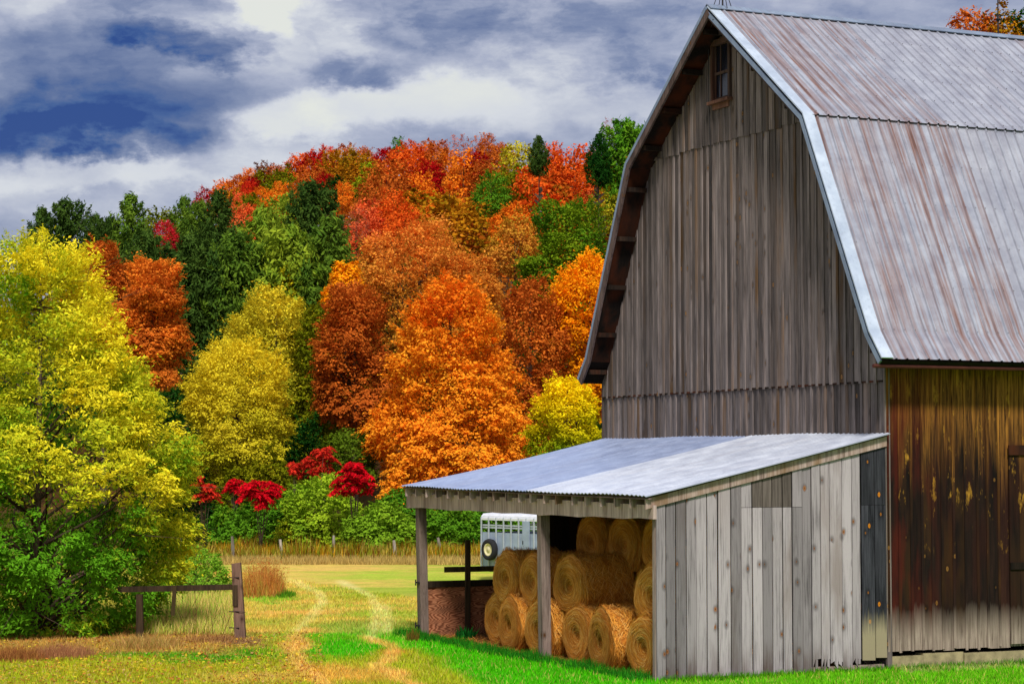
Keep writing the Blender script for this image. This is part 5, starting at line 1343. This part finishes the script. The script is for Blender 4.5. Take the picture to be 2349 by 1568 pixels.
# far wire fence posts
for px_, yt_, yb_, ln_, lab in ((532, 1229, 1281, 2, 'pale weathered fence post leftmost above the leaning post'), (642, 1236, 1275, 4, 'pale short fence post leaning slightly, second from the left'), (765, 1227, 1272, -3, 'tallest pale fence post in the middle of the weeds'),
                        (903, 1238, 1279, 3, 'grey fence post under the round green bush with bare stem'), (1004, 1232, 1271, 8, 'pale leaning fence post seen through the shed opening'), (413, 1232, 1275, 0, 'pale fence post nearly hidden by the near tree')):
    p_ = gnd(px_ + ln_, min(yb_ + 8, 1292)); h_ = at(px_, yt_, p_[1])[2]; root = MB(); dx_ = (-ln_ * 1.) / F * p_[1]
    root.tube([(0, 0, -.2), (dx_ * .5 + .015, 0, h_ * .5), (dx_, 0, h_)], [.075, .07, .055], 7)
    o = root.build('fence_post', m_white); o.location = (p_[0], p_[1], 0); tag(o, lab, 'fence post', 'weathered posts of the far wire fence')

# ------------------------------------------------ CAMERA
cam = bpy.data.cameras.new('Camera'); co = bpy.data.objects.new('Camera', cam); COL.objects.link(co)
co.location = (0, 0, CAMH); co.rotation_euler = (PI / 2 + PITCH, 0, 0)
cam.sensor_width = 36; cam.lens = 36 * F / 2348; cam.clip_end = 3000; cam.clip_start = .5
sc.camera = co

# ------------------------------------------------ LIGHT
SUN_AZ = math.radians(176); SUN_EL = math.radians(48)   # compass style: direction toward sun = (sin, cos)
sd = Vector((math.sin(SUN_AZ) * math.cos(SUN_EL), math.cos(SUN_AZ) * math.cos(SUN_EL), math.sin(SUN_EL)))
sl = bpy.data.lights.new('Sun', 'SUN'); sl.energy = 2.6; sl.angle = math.radians(9); sl.color = (1, .95, .87)
so = bpy.data.objects.new('Sun', sl); COL.objects.link(so); so.rotation_euler = sd.to_track_quat('Z', 'Y').to_euler()

W = bpy.data.worlds.new('World'); sc.world = W; W.use_nodes = True; t = NT(W.node_tree)
out = t.n('ShaderNodeOutputWorld')
sky = t.n('ShaderNodeTexSky', sky_type='NISHITA'); sky.sun_disc = False; sky.sun_elevation = SUN_EL; sky.sun_rotation = SUN_AZ
bg1 = t.n('ShaderNodeBackground'); t.put(bg1.inputs[0], sky.outputs[0]); bg1.inputs[1].default_value = .10
gen = t.n('ShaderNodeTexCoord').outputs['Generated']; gx, gy, gzz = t.sep(gen)
az = t.m('ARCTAN2', gx, gy); el = t.m('ARCSINE', gzz)
U_ = t.m('MULTIPLY', az, 4.95); V_ = t.m('MULTIPLY', el, 4.95)     # 1 unit = 1000 px of the photograph
p = t.comb(U_, V_, 0.)
wn = t.n('ShaderNodeTexNoise'); t.put(wn.inputs[0], t.vm('MULTIPLY', gen, (9, 9, 16))); wn.inputs['Scale'].default_value = 1.; wn.inputs['Detail'].default_value = 8.; wn.inputs['Roughness'].default_value = .62
warp = t.vm('MULTIPLY', t.vm('SUBTRACT', wn.outputs[1], (.5, .5, .5)), (.62, .34, 0))
pw = t.vm('ADD', p, warp)
nb1 = t.noise(t.vm('MULTIPLY', t.vm('ADD', gen, t.vm('MULTIPLY', warp, (.15, .15, .15))), (8, 8, 19)), 1., 8., .6)
nb2 = t.noise(t.vm('MULTIPLY', gen, (4, 4, 9)), 1., 3., .5)
dens = t.m('ADD', t.mr(nb1, .3, .7, .04, .54), t.mr(nb2, .35, .65, -.08, .18))
B_ = 0.
def blob(x, y, rx, ry, s, soft=.8):
    global B_
    cx, cy = (x - CX) / 1000, (HY - y) / 1000
    v = t.vm('MULTIPLY', t.vm('SUBTRACT', pw, (cx, cy, 0)), (1000 / rx, 1000 / ry, 0)); l = t.vm('LENGTH', v, None, 'v')
    B_ = t.m('ADD', B_, t.mr(l, 1.1 - soft, 1.1, s, 0., True))
for b_ in ((350, 60, 280, 130, .34, .8), (400, 125, 230, 56, .7, .8), (150, 325, 380, 84, .32, .7), (190, 360, 320, 56, .56, .8), (190, 230, 330, 150, .22, .6), (1020, 90, 420, 150, .30, .8), (800, 195, 200, 46, .45, .8),
           (1430, 120, 260, 110, .34, .8), (1250, 60, 400, 80, .2, .8), (1000, 20, 300, 60, .1, .8), (590, 40, 95, 70, -.5, .6), (40, 50, 110, 90, -.16, .8), (640, 290, 190, 60, -.36, .7), (1000, 270, 420, 70, -.32, .7), (1480, 230, 200, 60, -.25, .8),
           (250, 440, 400, 45, -.25, .7), (740, 0, 60, 16, -.4, .8), (2000, 40, 500, 110, .2, .9), (1150, 20, 800, 130, .2, .9), (240, 160, 460, 210, .16, .9), (1150, 150, 420, 70, .14, .9), (780, 120, 70, 60, -.15, .8), (960, 95, 70, 40, -.15, .8)):
    blob(*b_)
nb3 = t.noise(t.vm('ADD', t.vm('MULTIPLY', gen, (26, 26, 60)), t.vm('MULTIPLY', warp, (3, 3, 3))), 1., 7., .6)
dens = t.m('ADD', dens, t.m('MULTIPLY', B_, t.m('ADD', t.mr(nb1, .3, .7, .55, 1.05), t.mr(nb3, .35, .65, -.12, .22))))
dens = t.m('ADD', dens, t.mr(nb3, .3, .7, -.07, .07))
dens = t.m('ADD', t.m('MULTIPLY', dens, .78), .03)
cr = t.n('ShaderNodeValToRGB'); t.put(cr.inputs[0], dens); e = cr.color_ramp.elements
e[0].position = 0.0; e[0].color = C(238, 240, 232) + (1,); e[1].position = 1.0; e[1].color = C(22, 62, 138) + (1,)
for pos_, c_ in ((.18, C(222, 225, 232)), (.36, C(178, 184, 206)), (.55, C(130, 142, 176)), (.74, C(92, 110, 156)), (.88, C(56, 88, 150))):
    q = e.new(pos_); q.color = c_ + (1,)
bg2 = t.n('ShaderNodeBackground'); t.put(bg2.inputs[0], cr.outputs[0]); bg2.inputs[1].default_value = .60
mxs = t.n('ShaderNodeMixShader'); mxs.inputs[0].default_value = .94; t.put(mxs.inputs[1], bg1.outputs[0]); t.put(mxs.inputs[2], bg2.outputs[0])
t.t.links.new(mxs.outputs[0], out.inputs[0])

sc.view_settings.view_transform = 'Standard'; sc.view_settings.look = 'None'; sc.view_settings.exposure = .6; sc.view_settings.gamma = 1; sc.view_settings.use_curve_mapping = False
sc.render.engine = 'CYCLES'; sc.cycles.max_bounces = 6; sc.cycles.diffuse_bounces = 3; sc.cycles.transparent_max_bounces = 4
sc.cycles.use_denoising = True
